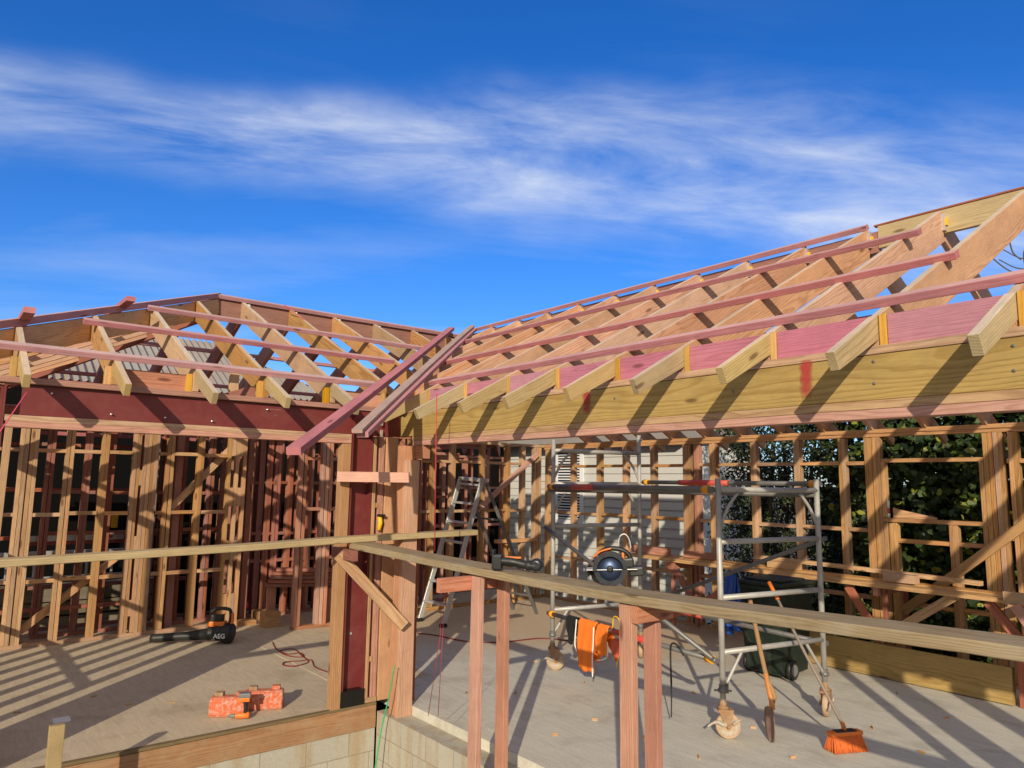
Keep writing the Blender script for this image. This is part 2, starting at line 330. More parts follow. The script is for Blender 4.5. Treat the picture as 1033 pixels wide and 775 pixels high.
class MB:
    """collects shapes into one mesh"""
    def __init__(s): s.bm = bmesh.new()
    def box(s, x0, x1, y0, y1, z0, z1, bev=0.0, M4=None):
        r = bmesh.ops.create_cube(s.bm, size=1)
        mt = Matrix.Translation(((x0+x1)/2,(y0+y1)/2,(z0+z1)/2)) @ Matrix.Diagonal((abs(x1-x0),abs(y1-y0),abs(z1-z0),1))
        bmesh.ops.transform(s.bm, matrix=mt, verts=r['verts'])
        vs = r['verts']
        if bev:
            es = list({e for v in vs for e in v.link_edges})
            q = bmesh.ops.bevel(s.bm, geom=es, offset=bev, segments=2, affect='EDGES', profile=.6)
            vs = list({v for f in q['faces'] for v in f.verts} | {v for v in vs if v.is_valid})
        if M4 is not None: bmesh.ops.transform(s.bm, matrix=M4, verts=vs)
        return s
    def tube(s, pts, r, seg=10, caps=True):
        pts = [Vector(p) for p in pts]; rings = []
        rs = r if isinstance(r, (list, tuple)) else [r]*len(pts)
        for i, p in enumerate(pts):
            d = (pts[min(i+1,len(pts)-1)] - pts[max(i-1,0)]).normalized()
            u = Vector((0,0,1)) if abs(d.z) < .9 else Vector((1,0,0))
            a = d.cross(u).normalized(); b2 = d.cross(a)
            rings.append([s.bm.verts.new(p + (a*math.cos(k*2*math.pi/seg) + b2*math.sin(k*2*math.pi/seg))*rs[i]) for k in range(seg)])
        for i in range(len(rings)-1):
            for k in range(seg):
                f = s.bm.faces.new((rings[i][k], rings[i][(k+1)%seg], rings[i+1][(k+1)%seg], rings[i+1][k])); f.smooth = True
        if caps:
            s.bm.faces.new(rings[0][::-1]); s.bm.faces.new(rings[-1])
        return s
    def lathe(s, prof, M4, seg=20):
        """prof: (r, z) list around local Z, placed by M4"""
        rings = []
        for r, z in prof:
            rings.append([s.bm.verts.new(M4 @ Vector((r*math.cos(k*2*math.pi/seg), r*math.sin(k*2*math.pi/seg), z))) for k in range(seg)])
        for i in range(len(rings)-1):
            for k in range(seg):
                f = s.bm.faces.new((rings[i][k], rings[i][(k+1)%seg], rings[i+1][(k+1)%seg], rings[i+1][k])); f.smooth = True
        s.bm.faces.new(rings[0][::-1]); s.bm.faces.new(rings[-1])
        return s
    def prism(s, pts2, h0, h1, M4):
        a = [s.bm.verts.new(M4 @ Vector((x,y,h0))) for x,y in pts2]; b2 = [s.bm.verts.new(M4 @ Vector((x,y,h1))) for x,y in pts2]
        n = len(a)
        for i in range(n): s.bm.faces.new((a[i], a[(i+1)%n], b2[(i+1)%n], b2[i]))
        s.bm.faces.new(a[::-1]); s.bm.faces.new(b2); return s
    def build(s, name, mat, parent=None, mw=None):
        bmesh.ops.recalc_face_normals(s.bm, faces=s.bm.faces)
        me = bpy.data.meshes.new(name); s.bm.to_mesh(me); s.bm.free()
        return link(name, me, mat, parent, mw)
def tubeobj(name, pts, r, mat, parent=None, seg=10):
    return MB().tube(pts, r, seg).build(name, mat, parent)
def T(x, y, z): return Matrix.Translation((x,y,z))
def frame(o, x, y):
    """matrix with origin o, local x,y axes (world), z = x cross y"""
    x = Vector(x).normalized(); y = Vector(y); y = (y - x*y.dot(x)).normalized(); z = x.cross(y)
    mw = Matrix((x,y,z)).transposed().to_4x4(); mw.translation = Vector(o); return mw
def bez(pts, n=8):
    pts = [Vector(p) for p in pts]; out = []
    for i in range(len(pts)-1):
        p0, p1, p2, p3 = pts[max(i-1,0)], pts[i], pts[i+1], pts[min(i+2,len(pts)-1)]
        for k in range(n):
            t = k/n
            out.append(.5*((2*p1)+(p2-p0)*t+(2*p0-5*p1+4*p2-p3)*t*t+(3*p1-p0-3*p2+p3)*t**3))
    out.append(pts[-1]); return out

# ------------------------------------------------------------------ key dimensions
XF, YF = -6.16, 3.64          # front planes of the left and right wings
XR, YR = -8.85, 6.31          # the two ridges
XP = -10.45                   # partition in the left wing
XB = -11.54                   # back wall of the left wing
YW = 8.85                     # far wall of the right wing
XE = -9.9                     # end wall of the right wing
ML, MR = .475, .53           # roof slopes
ZT, ZTR, ZP = 2.89, 2.85, 2.70           # rafter top over the plate, plate top
zl = lambda x: ZT + ML*(XF-x)
zr = lambda y: ZTR + MR*(y-YF)

# ------------------------------------------------------------------ ground, floors, foundations
def sheet(name, x0, x1, y0, y1, z, mat, th=0.0, n=1):
    if th: 
        o = MB().box(x0,x1,y0,y1,z-th,z).build(name, mat)
    else:
        o = link(name, mesh(name, [(x0,y0,z),(x1,y0,z),(x1,y1,z),(x0,y1,z)], [[0,1,2,3]]), mat)
    return tag(o, kind='structure')
sheet('ground', -900, 900, -900, 900, -.80, M['earth'])
sheet('timber_floor', -11.65, XF-.05, -.14, 3.453, 0, M['board'], .02)
sheet('timber_floor', -11.65, XE-.01, 3.453, 8.95, 0, M['board'], .02)
sheet('timber_floor', XE+.03, -6.62, 3.40, 4.35, .005, M['board'], .005)
sheet('concrete_slab', XE-.008, 3.2, 3.65, 8.95, 0, M['slab'], .10)
sheet('concrete_slab', XE-.008, XF-.20, 3.456, 3.648, 0, M['slab'], .02)

def blockwall(name, x0, x1, y0, y1, z0, z1, label):
    me = MB().box(x0,x1,y0,y1,z0,z1); bm = me.bm
    uv = bm.loops.layers.uv.new('uv')
    for f in bm.faces:
        nrm = f.normal
        for l in f.loops:
            c = l.vert.co
            l[uv].uv = (c.x+.13, c.z-z1) if abs(nrm.y) > .5 else ((c.y, c.z-z1) if abs(nrm.x) > .5 else (c.x+.13, c.y-3.46))
    return tag(me.build(name, M['block']), label, 'foundation wall')
blockwall('foundation_wall', -6.30, XF-.012, -.14, 3.45, -.95, -.222, 'blockwork foundation wall under the stained edge joist of the timber floor')
blockwall('foundation_wall', -6.155, 3.2, 3.46, 3.648, -.95, -.08, 'mud stained blockwork foundation wall with a bare top ledge beside the concrete slab')
o = bx('edge_joist', XF-.045, XF, -.14, 3.45, -.22, -.022, W['joist']); tag(o, 'wide stained edge joist along the front of the particleboard floor', 'joist')
o = bx('floor_edging', XF-.05, XF+.004, -.14, 3.45, -.0205, .001, W['edge'], c=.001); tag(o, kind='structure'); o.name = 'timber_floor_edge'

# ------------------------------------------------------------------ wall framing
def dbl_y(t, x, d, y, w, z0, z1, mat):
    if w < .06: bx('stud', x-d, x, y-w/2, y+w/2, z0, z1, mat, t, jit=.004)
    else:
        for sg in (-1, 1): bx('stud', x-d, x, y+sg*w/4-w/4+.0006, y+sg*w/4+w/4-.0006, z0, z1, mat, t, jit=.003)
def wall_y(t, x, studs, z0, z1, mat, d=.09, w=.045, plates=True, y0=None, y1=None, nogs=(), nogmat=None, skip=()):
    """studs along Y in a wall whose front face is at x (wall lies behind, towards -x)"""
    y0 = min(studs)-w/2 if y0 is None else y0; y1 = max(studs)+w/2 if y1 is None else y1
    if plates:
        bx('bottom_plate', x-d, x, y0, y1, z0+.001, z0+.045, mat, t)
        bx('top_plate', x-d, x, y0, y1, z1-.045, z1, mat, t)
        z0 += .046; z1 -= .046
    for y in studs: dbl_y(t, x, d, y, w, z0, z1, mat)
    ss = sorted(studs)
    for z in nogs:
        for a, b in zip(ss, ss[1:]):
            if b-a < w+.03 or (round(a,2), z) in skip: continue
            zz = z + R.uniform(-.008,.008)
            bx('nogging', x-d+.004, x-.004, a+w/2+.001, b-w/2-.001, zz-.0225, zz+.0225, nogmat or mat, t)
def wall_x(t, y, studs, z0, z1, mat, d=.09, w=.045, plates=True, x0=None, x1=None, nogs=(), nogmat=None, skip=()):
    x0 = min(studs)-w/2 if x0 is None else x0; x1 = max(studs)+w/2 if x1 is None else x1
    if plates:
        x1 = max(x1, -6.24) if y < 0 else x1
        bx('bottom_plate', x0, x1, y, y+d, z0+.001, z0+.045, mat, t)
        bx('top_plate', x0, x1, y, y+d, z1-.09, z1, mat, t)
        z0 += .046; z1 -= .091
    for x in studs: bx('stud', x-w/2, x+w/2, y, y+d, z0, z1, mat, t, jit=.004)
    ss = sorted(studs)
    for z in nogs:
        for a, b in zip(ss, ss[1:]):
            if b-a < w+.03 or (round(a,2), z) in skip: continue
            zz = z + R.uniform(-.008,.008)
            bx('nogging', a+w/2+.001, b-w/2-.001, y+.004, y+d-.004, zz-.0225, zz+.0225, nogmat or mat, t)

# left wing, front opening
t = thing('opening_frame', (XF, 1.7, 0), 'timber lining of the wide left opening, doubled plates under the red steel beam', 'wall frame')
bx('stud', XF-.09, XF, .442, .488, .001, 2.338, W['pine'], t)
bx('stud', XF-.09, XF, 3.0, 3.09, .001, 2.338, W['pine'], t)
bx('lintel_plate', XF-.09, XF, .44, 3.09, 2.339, 2.383, W['pink'], t)
bx('lintel_plate', XF-.09, XF-.002, .43, 3.09, 2.385, 2.428, W['tan'], t)
# steel beam, channel with the web outwards
def steel_beam(y0, y1, label):
    mb = MB(); mb.box(XF-.05, XF-.04, y0, y1, 2.432, 2.650); mb.box(XF-.125, XF-.0502, y0, y1, 2.432, 2.444); mb.box(XF-.125, XF-.0502, y0, y1, 2.638, 2.650)
    o = mb.build('steel_beam', M['steel']); tag(o, label, 'steel beam')
    b2 = 0
    y = y0+.18
    while y < y1-.1:
        q = MB(); zz = R.choice((2.47, 2.475, 2.60))
        q.lathe([(.009,0),(.009,.012),(.004,.012),(.004,.028)], frame((XF-.04, y, zz), (0,1,0), (0,0,1)), 6)
        q.build('bolt', M['zinc'], o); y += R.uniform(.28,.5)
    return o
steel_beam(.52, 3.62, 'dark red primed steel channel beam over the left opening')
steel_beam(-.13, .30, 'short dark red steel beam end at the far left of the eaves')
def hcol(name, x0, x1, y0, y1, z0, z1, label):
    mb = MB(); ft = .011; xm = (x0+x1)/2
    mb.box(x0,x1,y0,y0+ft,z0,z1); mb.box(x0,x1,y1-ft,y1,z0,z1); mb.box(xm-.004,xm+.004,y0+ft+.0005,y1-ft-.0005,z0,z1)
    o = mb.build(name, M['steel']); tag(o, label, 'steel column'); return o
c1 = hcol('steel_column', XF-.16, XF, 3.10, 3.315, 0.0, 2.43, 'dark red primed steel column standing at the inside corner of the house frame')
q = MB(); q.box(XF-.168, XF+.008, 3.094, 3.321, .004, .14, .002); q.build('bitumen_base', M['bitumen'], c1)
q = MB(); q.box(XF-.16, XF, 3.112, 3.303, 2.431, 2.645); q.build('cap_block', M['steel'], c1)
q = MB(); q.lathe([(.011,0),(.011,.012)], frame((XF-.076, 3.2, .62), (0,1,0), (0,0,1)), 6); q.build('bolt', M['zinc'], c1)
hcol('steel_column', XF-.10, XF, .335, .425, 0.0, 2.64, 'dark red steel post at the left edge, carrying the eaves beams')
# plate on the steel beam
o = bx('wall_plate', XF-.12, XF+.006, -.14, 3.63, 2.654, 2.698, W['pink']); tag(o, 'reddish timber wall plate lying on top of the long steel beam', 'wall plate')
# front wall, left of the opening (turns the corner) and end wall
t = thing('wall_frame', (XF, .1, 0), 'short front stud wall left of the red steel post', 'wall frame')
wall_y(t, XF-.002, [-.117+.0475*k for k in range(10)], 0, 2.43, W['pine'], nogs=(.76, 1.55))
t = thing('wall_frame', (-9, -.14, 0), 'stud wall closing the left end of the left wing', 'wall frame')
for k in range(5): bx('stud', -6.475+.047*k, -6.43+.047*k, -.14, -.05, .046, 2.59, W['pine'], t, jit=.001)
wall_x(t, -.14, [XB-.06+.4*k for k in range(1,14) if XB-.06+.4*k < XF-.45]+[XB-.06], 0, 2.69, W['pine'], w=.09, nogs=(.76, 1.55))
# partition in the left wing
ys = [.55, .96, 1.06, 1.44, 1.83, 2.61, 3.0]
t = thing('wall_frame', (XP, 2.3, 0), 'sunlit tan stud partition across the left room, with two packed groups of studs', 'wall frame')
wall_y(t, XP, ys, 0, 2.74, W['pine'], w=.088, y0=-.03, y1=3.66, nogs=(.76, 1.545, 2.32), skip=[(1.83, z) for z in (.76, 1.545, 2.32)])
for y in (2.17, 2.218, 2.30, 2.348, 2.396, 2.444, 3.39, 3.50, 3.60): bx('stud', XP-.09, XP, y-.0225, y+.0225, .046, 2.69, W['pine'], t, jit=.003)
for z in (.76, 1.545, 2.32):
    for a, b in ((1.876, 2.145), (2.468, 2.564), (3.046, 3.365)): bx('nogging', XP-.086, XP-.004, a, b, z-.0225, z+.0225, W['pine'], t)
for z in (.35, 1.15, 2.0): bx('packer', XP-.085, XP-.004, 2.2415, 2.2765, z-.1, z+.1, W['pine'], t)
for y in (3.44, 3.548):
    for z in (.3, 1.02, 1.75, 2.45): bx('packer', XP-.085, XP-.003, y-.029, y+.029, z-.13, z+.13, W['pine'], t)
bd('brace', (XP-.13, 1.02, .10), (XP-.13, 2.12, 1.02), .09, .04, W['tan'], t)
bd('brace', (XP-.13, 2.55, 1.45), (XP-.13, 3.42, 2.42), .09, .04, W['tan'], t)
bx('nogging', XP-.30, XP-.26, .9, 2.2, .36, .41, W['red'], t)
# second layer right behind and the back wall
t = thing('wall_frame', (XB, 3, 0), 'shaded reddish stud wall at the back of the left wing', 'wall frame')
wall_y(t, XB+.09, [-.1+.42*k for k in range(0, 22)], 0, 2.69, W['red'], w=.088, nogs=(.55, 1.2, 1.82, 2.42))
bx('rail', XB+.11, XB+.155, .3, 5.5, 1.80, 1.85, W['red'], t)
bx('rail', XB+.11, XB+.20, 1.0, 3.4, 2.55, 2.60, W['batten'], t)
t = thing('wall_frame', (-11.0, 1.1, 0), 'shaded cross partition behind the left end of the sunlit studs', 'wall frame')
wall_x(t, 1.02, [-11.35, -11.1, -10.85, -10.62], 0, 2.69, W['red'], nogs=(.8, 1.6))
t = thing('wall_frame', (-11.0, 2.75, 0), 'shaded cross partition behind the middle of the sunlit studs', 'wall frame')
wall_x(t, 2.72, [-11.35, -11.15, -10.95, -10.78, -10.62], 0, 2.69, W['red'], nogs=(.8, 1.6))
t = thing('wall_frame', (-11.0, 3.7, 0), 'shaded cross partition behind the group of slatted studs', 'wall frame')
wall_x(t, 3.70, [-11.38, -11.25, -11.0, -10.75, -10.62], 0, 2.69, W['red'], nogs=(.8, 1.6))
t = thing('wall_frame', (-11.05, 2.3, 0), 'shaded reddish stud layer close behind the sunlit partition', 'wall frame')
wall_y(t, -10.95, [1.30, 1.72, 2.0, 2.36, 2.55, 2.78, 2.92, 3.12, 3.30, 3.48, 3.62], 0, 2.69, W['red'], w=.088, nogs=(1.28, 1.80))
bx('shelf_board', -10.94, -10.80, .9, 2.5, .96, 1.0, W['pink'], t)
# passage framing right of the partition
t = thing('wall_frame', (-9.65, 4.4, 0), 'partition of doubled studs beside the dark passage', 'wall frame')
wall_y(t, -9.62, [4.10, 4.155, 4.42, 4.475, 4.53, 4.80, 5.10, 5.40, 5.7, 6.0], 0, 2.69, W['pink'], nogs=(1.6, 2.3))
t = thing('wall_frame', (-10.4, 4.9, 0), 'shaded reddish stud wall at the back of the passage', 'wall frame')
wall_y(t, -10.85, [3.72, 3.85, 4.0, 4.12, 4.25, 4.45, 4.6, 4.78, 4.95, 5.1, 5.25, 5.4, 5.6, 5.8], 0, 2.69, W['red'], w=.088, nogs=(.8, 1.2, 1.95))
# end wall of the right wing
t = thing('wall_frame', (XE, 7.5, 0), 'stud wall closing the far left end of the right wing, with a long diagonal brace', 'wall frame')
wall_y(t, XE, [6.02, 6.43, 6.82, 7.43, 7.98, 8.32], 0, 2.69, W['pine'], w=.088, y1=8.8, nogs=(1.53, 2.33))
for y in (8.60, 8.66, 8.72): bx('stud', XE-.09, XE, y-.0225, y+.0225, .046, 2.64, W['pine'], t, jit=.004)
bd('brace', (XE+.03, 7.35, 1.58), (XE+.03, 8.62, 2.52), .09, .04, W['pink'], t)
bx('nogging', XE-.05, XE+.04, 7.72, 8.62, .98, 1.04, W['tan'], t)
bd('prop', (XE+.06, 7.95, 1.05), (XE+.45, 7.75, .05), .07, .035, W['tan'], t)
t = thing('wall_frame', (-11.2, 7.6, 0), 'pinkish inner stud wall glimpsed behind the far left end wall', 'wall frame')
wall_y(t, -11.2, [6.6, 7.0, 7.5, 8.0, 8.5, 8.9], 0, 2.5, W['pink'], w=.088, nogs=(1.2, 1.9))
t = thing('wall_frame', (-10.5, 6.9, 0), 'reddish stud wall between the step ladder and the dark back rooms', 'wall frame')
wall_y(t, -10.5, [5.8, 6.0, 6.25, 6.5, 6.7, 7.2], 0, 2.6, W['red'], w=.088, nogs=(1.1, 1.75, 2.4))
bx('lintel', -10.52, -10.43, 5.8, 7.3, 2.37, 2.5, W['pink'], t)
# far wall of the right wing
px = lambda p, q=470: ony(p, q, YW).x
t = thing('wall_frame', (-4, YW, 0), 'long sunlit far stud wall of the right wing with a framed window opening', 'wall frame')
S1 = [px(554,470)]+[px(v) for v in (577, 603.5, 630, 658.5, 691, 718.5, 760.5)] + [px(801.5)]
S1 = [px(v) for v in (577, 603.5, 630, 658, 691)]
xs_l = [XE+.03]+S1
xs_m = [px(718), px(760), px(803.5), px(849.5)]
xg0 = px(880); xg1 = px(1001); xs_r = [px(1022)+.01, px(1022)+.62, px(1022)+1.22, px(1022)+1.82, px(1022)+2.42, px(1022)+3.0]
bx('bottom_plate', XE-.09, 3.2, YW, YW+.09, .001, .045, W['pine'], t)
bx('top_plate', XE-.09, 3.2, YW-.002, YW+.09, 2.605, 2.65, W['pine'], t)
bx('top_plate', XE-.09, 3.2, YW, YW+.09, 2.652, 2.70, W['tan'], t)
allst = []
def fst(x, w=.045, z1=2.603, z0=.047, m='pine', dy=0):
    if w > .06:
        for sg in (-1, 1): fst(x+sg*w/4, w/2-.001, z1, z0, m, dy)
    else: bx('stud', x-w/2, x+w/2, YW+dy, YW+.09+dy, z0, z1, W[m], t, jit=.004)
for x in xs_l+xs_m+xs_r: fst(x, .09); allst.append(x)
fst(S1[-1]+.072); fst(S1[-1]+.20, .09, m='pink')
for k in range(3): fst(xs_m[0]+.05*(k==1)+0, ) if k == 1 else None
for k in range(4): fst(xg0+(k-1.5)*.047)
fst(xg0+.12, z1=1.60); fst(xg0+.20, .09, z1=1.60, m='tan'); fst(xg0+.12, z0=1.657, z1=2.3)
for k in range(4): fst(xg1+(k-1.2)*.047)
fst(xg1-.11, z1=2.30, m='tan')
def nog(a, b, z, m='pine', h=.045, dy=0): bx('nogging', a, b, YW+.004+dy, YW+.086+dy, z-h/2, z+h/2, W[m], t)
ss = sorted(xs_l+xs_m+[xg0])
for a, b in zip(ss, ss[1:]):
    aa = a+.047 + (.20 if abs(a-S1[-1]) < .01 else 0) + (.05 if abs(a-xs_m[0])<.01 else 0); bb = b-.047-(.048 if b == xg0 else 0)
    nog(aa, bb, 2.30+R.uniform(-.006,.006)); nog(aa, bb, 1.50+R.uniform(-.006,.006)); nog(aa, bb, .72)
ss = [xg1+.085]+xs_r
for a, b in zip(ss, ss[1:]): nog(a+.047, b-.047, 2.30); nog(a+.047, b-.047, 1.50); nog(a+.047, b-.047, .72)
bx('window_head', xg0+.10, xg1-.058, YW+.002, YW+.088, 2.30, 2.345, W['pine'], t)
bx('window_sill', xg0+.10, xg1-.058, YW-.01, YW+.088, 1.61, 1.655, W['pine'], t)
xm = px(962, 540); nog(xg0+.247, xm-.046, 1.40); nog(xm+.046, xg1-.134, 1.40); nog(xg0+.247, xm-.046, .70); nog(xm+.046, xg1-.134, .70)
xm = px(962, 540); fst(xm, .09, z1=1.608)
bd('brace', (px(925,585)-.15, YW-.03, .62), (px(1033,490)+.9, YW-.03, 2.42), .10, .04, W['pine'], t)

t = thing('wall_frame', (1, YF, 0), 'front stud wall at the right end of the right wing, with packed stud groups', 'wall frame')
for x in (.02, .07, .40, .45, .50, .55, .60, .65, 1.20, 1.25, 1.30, 1.35, 1.40, 1.95, 2.55, 3.1): bx('stud', x-.0225, x+.0225, YF, YF+.088, .047, 2.336, W['pine'], t, jit=.003)
bx('bottom_plate', -.02, 3.15, YF, YF+.088, .001, .045, W['pine'], t)
for a, b in ((1.43, 1.92), (1.98, 2.52)): bx('nogging', a, b, YF+.004, YF+.084, 1.0, 1.045, W['pine'], t)
# ------------------------------------------------------------------ inside corner
t = thing('wall_frame', (XF, 3.42, 0), 'narrow stud panel between the red steel column and the corner post', 'wall frame')
bx('bottom_plate', XF-.09, XF-.01, 3.325, 3.455, .001, .045, W['pine'], t)
bx('stud', XF-.09, XF-.003, 3.327, 3.36, .046, 2.40, W['pine'], t)
bx('stud', XF-.11, XF-.02, 3.395, 3.452, .046, 2.42, W['pink'], t)
bx('stud', XF-.11, XF-.02, 3.470, 3.60, -.08+.082, 2.42, W['rafter'], t)
for z in (.36, 1.0, 1.75): bx('nogging', XF-.085, XF-.012, 3.361, 3.394, z, z+.045, W['pine'], t)
v = onx(384.5, 431, XF)
for dz in (-.06, .05): bx('strap', XF+.001, XF+.004, v.y-.012, v.y+.018, v.z+dz-.035, v.z+dz+.035, M['zinc'], t, c=.0005)
t = thing('corner_post', (-5.9, 3.58, -.08), 'stout tan corner post on the blockwork ledge under the end of the yellow beam', 'post')
bx('stud', -6.02, -5.905, 3.50, 3.62, -.078, 2.33, W['rafter'], t)
bx('stud', -5.903, -5.858, 3.495, 3.645, -.078, 2.20, W['rafter'], t)
bx('block', -6.03, -5.80, 3.62, 3.72, 2.215, 2.335, W['pink'], t)
bx('stud', -6.035, -5.99, 3.66, 3.75, .002, 2.21, W['red'], t)
o = bd('temporary_batten', (-6.10, 2.93, 2.035), (-5.79, 3.50, 2.035), .092, .045, W['pale']); tag(o, 'short pale pink batten nailed level across the column and corner post', 'timber batten')
# beam and plates of the right wing
BOW = False
bm_ = bx('timber_beam', -6.30, 3.2, YF, YF+.088, 2.432, 2.658, W['beam'], c=.004); tag(bm_, 'deep yellow timber beam along the eaves of the right wing, marked with red paint', 'beam')
for a, b, zz in ((429,.62,0),):
    pass
for p, q in ((881,365),(882,387),(1022,349),(1023,374),(740,395),(620,402)):
    v = ony(p, q, YF); MB().lathe([(.008,0),(.008,.002),(.004,.003)], frame((v.x, YF-.0005, v.z), (1,0,0), (0,0,1)), 8).build('bolt', M['dull'], bm_)
def mark(p, q0, q1, w):
    a = ony(p, q0, YF); b = ony(p, q1, YF); vs = []; cov = []; n_ = 14; row = (-1,-.5,0,.5,1); cr = (0,.75,1,.75,0)
    for i in range(n_+1):
        f = i/n_; c = a.lerp(b, f); ww = w*(.9+.15*R.random())
        for u, k in zip(row, cr):
            vs.append((c.x+u*ww, YF-.003, c.z)); cov.append(k*(1-.45*f)*min(1, 6*f+.3)*min(1, 5*(1-f)))
    me = mesh('paint_mark', vs, [[5*i+k, 5*i+k+1, 5*i+k+6, 5*i+k+5] for i in range(n_) for k in range(4)])
    at = me.attributes.new('cover','FLOAT','POINT'); at.data.foreach_set('value', cov)
    link('paint_mark', me, M['spray'], bm_)
mark(813.5, 363, 405, .045); mark(592, 395, 419, .05)
o = bx('wall_plate', -5.99, 3.2, YF-.004, YF+.088, 2.386, 2.430, W['tan']); tag(o, 'upper tan lintel plate under the deep yellow beam', 'wall plate')
o = bx('wall_plate', -5.97, 3.2, YF-.006, YF+.088, 2.338, 2.384, W['pink']); tag(o, 'lower pinkish lintel plate lining the wide right opening', 'wall plate')
o = bx('wall_plate', -6.1, 3.2, YF-.002, YF+.092, 2.660, 2.702, W['tan']); tag(o, 'tan wall plate on top of the deep yellow beam', 'wall plate')
BOW = True
o = bx('wall_plate', XB-.0, XB+.09, -.04, 8.94, 2.692, 2.735, W['red']); tag(o, 'reddish wall plate on the back wall of the left wing', 'wall plate')

# ------------------------------------------------------------------ roofs
def rafter(parent, kind, c, u0, u1, mat, tail=True, dep=.255, tdep=.105, w=.045, name='rafter', flip=False, tmat=None):
    """u measured inwards from the plate front; kind L: plane y=c, slope over x; kind R: plane x=c, slope over y"""
    mm_ = ML if kind == 'L' else MR
    z = lambda u: (ZT if kind == 'L' else ZTR) + mm_*u
    al = math.atan(mm_)
    if kind == 'L':
        P = lambda u, zz: Vector((XF-u, c, zz)) if not flip else Vector((2*XR-XF+u, c, zz))
        xd = Vector((-math.cos(al) if not flip else math.cos(al), 0, math.sin(al)))
    else:
        P = lambda u, zz: Vector((c, YF+u, zz)) if not flip else Vector((c, 2*YR-YF-u, zz))
        xd = Vector((0, math.cos(al) if not flip else -math.cos(al), math.sin(al)))
    def piece(nm, prof, mt, dx=0.0):
        ua = (prof[0][0]+prof[1][0])/2
        mid = P(ua, z(ua)-dep/2); fr = frame(mid, xd, (0,0,1)); inv = fr.inverted()
        loc = [inv @ P(u, zz) for u, zz in prof]
        n_ = len(loc); e = w/2; vs = []
        for sg in (-1, 1): vs += [(v.x, v.y, sg*e) for v in loc]
        fs = [list(range(n_-1,-1,-1)), list(range(n_, 2*n_))] + [[i, (i+1)%n_, n_+(i+1)%n_, n_+i] for i in range(n_)]
        me = mesh(nm, vs, fs)
        bm2 = bmesh.new(); bm2.from_mesh(me); bmesh.ops.recalc_face_normals(bm2, faces=bm2.faces)
        bmesh.ops.bevel(bm2, geom=list(bm2.edges), offset=.002, segments=1, affect='EDGES'); bm2.to_mesh(me); bm2.free()
        fr2 = fr @ Matrix.Rotation(R.uniform(-.003,.003), 4, 'Z')
        fr2.translation += (Vector((0,1,0)) if kind == 'L' else Vector((1,0,0)))*(R.uniform(-.004,.004)+dx)
        return dry_top(link(nm, me, mt, parent, fr2), W['dry'])
    if tail:
        ut = .02
        piece('rafter_tail', [(u0, z(u0)), (ut, z(ut)-.001), (ut, z(ut)-tdep-.02), (u0+.045, z(u0+.045)-tdep)], tmat or mat)
        prof = [(ut+.001, z(ut)), (u1, z(u1)), (u1, z(u1)-dep), (.10, z(.10)-dep), (.10, 2.704), (ut+.001, 2.704)]
    else:
        prof = [(u0, z(u0)), (u1, z(u1)), (u1, z(u1)-dep), (u0, z(u0)-dep)]
    return piece(name, prof, mat)
HL = XF-XR; HR = YR-YF
# ---- left roof
t = thing('roof_frame', (XR, 3, ZP), 'tan rafters of the left wing roof frame with pink battens and a hip at its left end', 'roof frame')
YA = 2.60
ridge_y0, ridge_y1 = YA, YR
bx('ridge_board', XR-.0225, XR+.0225, YA-.02, YR, zl(XR)-.235, zl(XR)-.012, W['red'], t)
for c, u1 in ((.50,.55),(1.10,1.15),(1.69,1.74),(2.275,2.33)):
    rafter(t, 'L', c, -.50+R.uniform(-.03,.03), u1, W['pine'], dep=.225, tmat=W['green'])
for c in (2.89, 3.49): rafter(t, 'L', c, -.50+R.uniform(-.03,.03) if c < 3.4 else -.22, HL-.025, W['pine'], dep=.225, tmat=W['green'])
for c in (4.09, 4.69, 5.29, 5.89): rafter(t, 'L', c, (c-YF)*HL/HR+.03, HL-.025, W['pine'], tail=False, dep=.225)
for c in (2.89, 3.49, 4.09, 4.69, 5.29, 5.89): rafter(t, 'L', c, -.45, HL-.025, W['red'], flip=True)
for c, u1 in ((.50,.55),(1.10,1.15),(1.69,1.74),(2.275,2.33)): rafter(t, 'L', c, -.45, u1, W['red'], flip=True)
# yellow cleats, hangers
for c in (.50,1.10,1.69,2.275,2.89,3.49):
    bx('cleat', XF-.10, XF-.035, c-.066, c-.0235, 2.70, 2.845, W['orange'], t)
for c in (2.89,3.49,4.09,4.69,5.29):
    MB().box(XR+.025, XR+.055, c+.024, c+.05, zl(XR)-.20, zl(XR)-.05).build('hanger', M['zinc'], t)
    MB().box(XR+.045, XR+.075, c+.026, c+.075, zl(XR)-.085, zl(XR)-.045, .003).build('hanger_tag', M['white'], t); MB().box(XR+.045, XR+.07, c+.028, c+.065, zl(XR)-.135, zl(XR)-.09, .003).build('hanger_tag', M['yellow'], t)
bx('blocking', XF-.13, XF-.085, 1.13, 1.66, 2.705, 2.84, W['pink'], t)
bx('blocking', XF-.13, XF-.085, 2.92, 3.46, 2.705, 2.84, W['pink'], t)
# hip rafters, hip end jacks
ap = Vector((XR, YA, zl(XR)-.02)); hd = HL
for sx, nm in ((1,'hip_rafter'),(-1,'hip_rafter')):
    e = Vector((XR+sx*(hd+.36), YA-hd-.36, ZT-.02-.36*ML))
    bd(nm, ap+Vector((0,0,-.11)), e+Vector((0,0,-.11)), .21, .045, W['tan'] if sx > 0 else W['red'], t)
for k in range(-4, 5):
    x = XR + k*.6; u = hd-abs(k)*.6
    if u < .25: continue
    zt = lambda uu: ZT-.015+ML*uu
    bd('hip_jack', (x, YA-hd-.40, zt(-.40)-.09), (x, YA-hd+u-.05, zt(u-.05)-.09), .17, .045, W['rafter'], t)
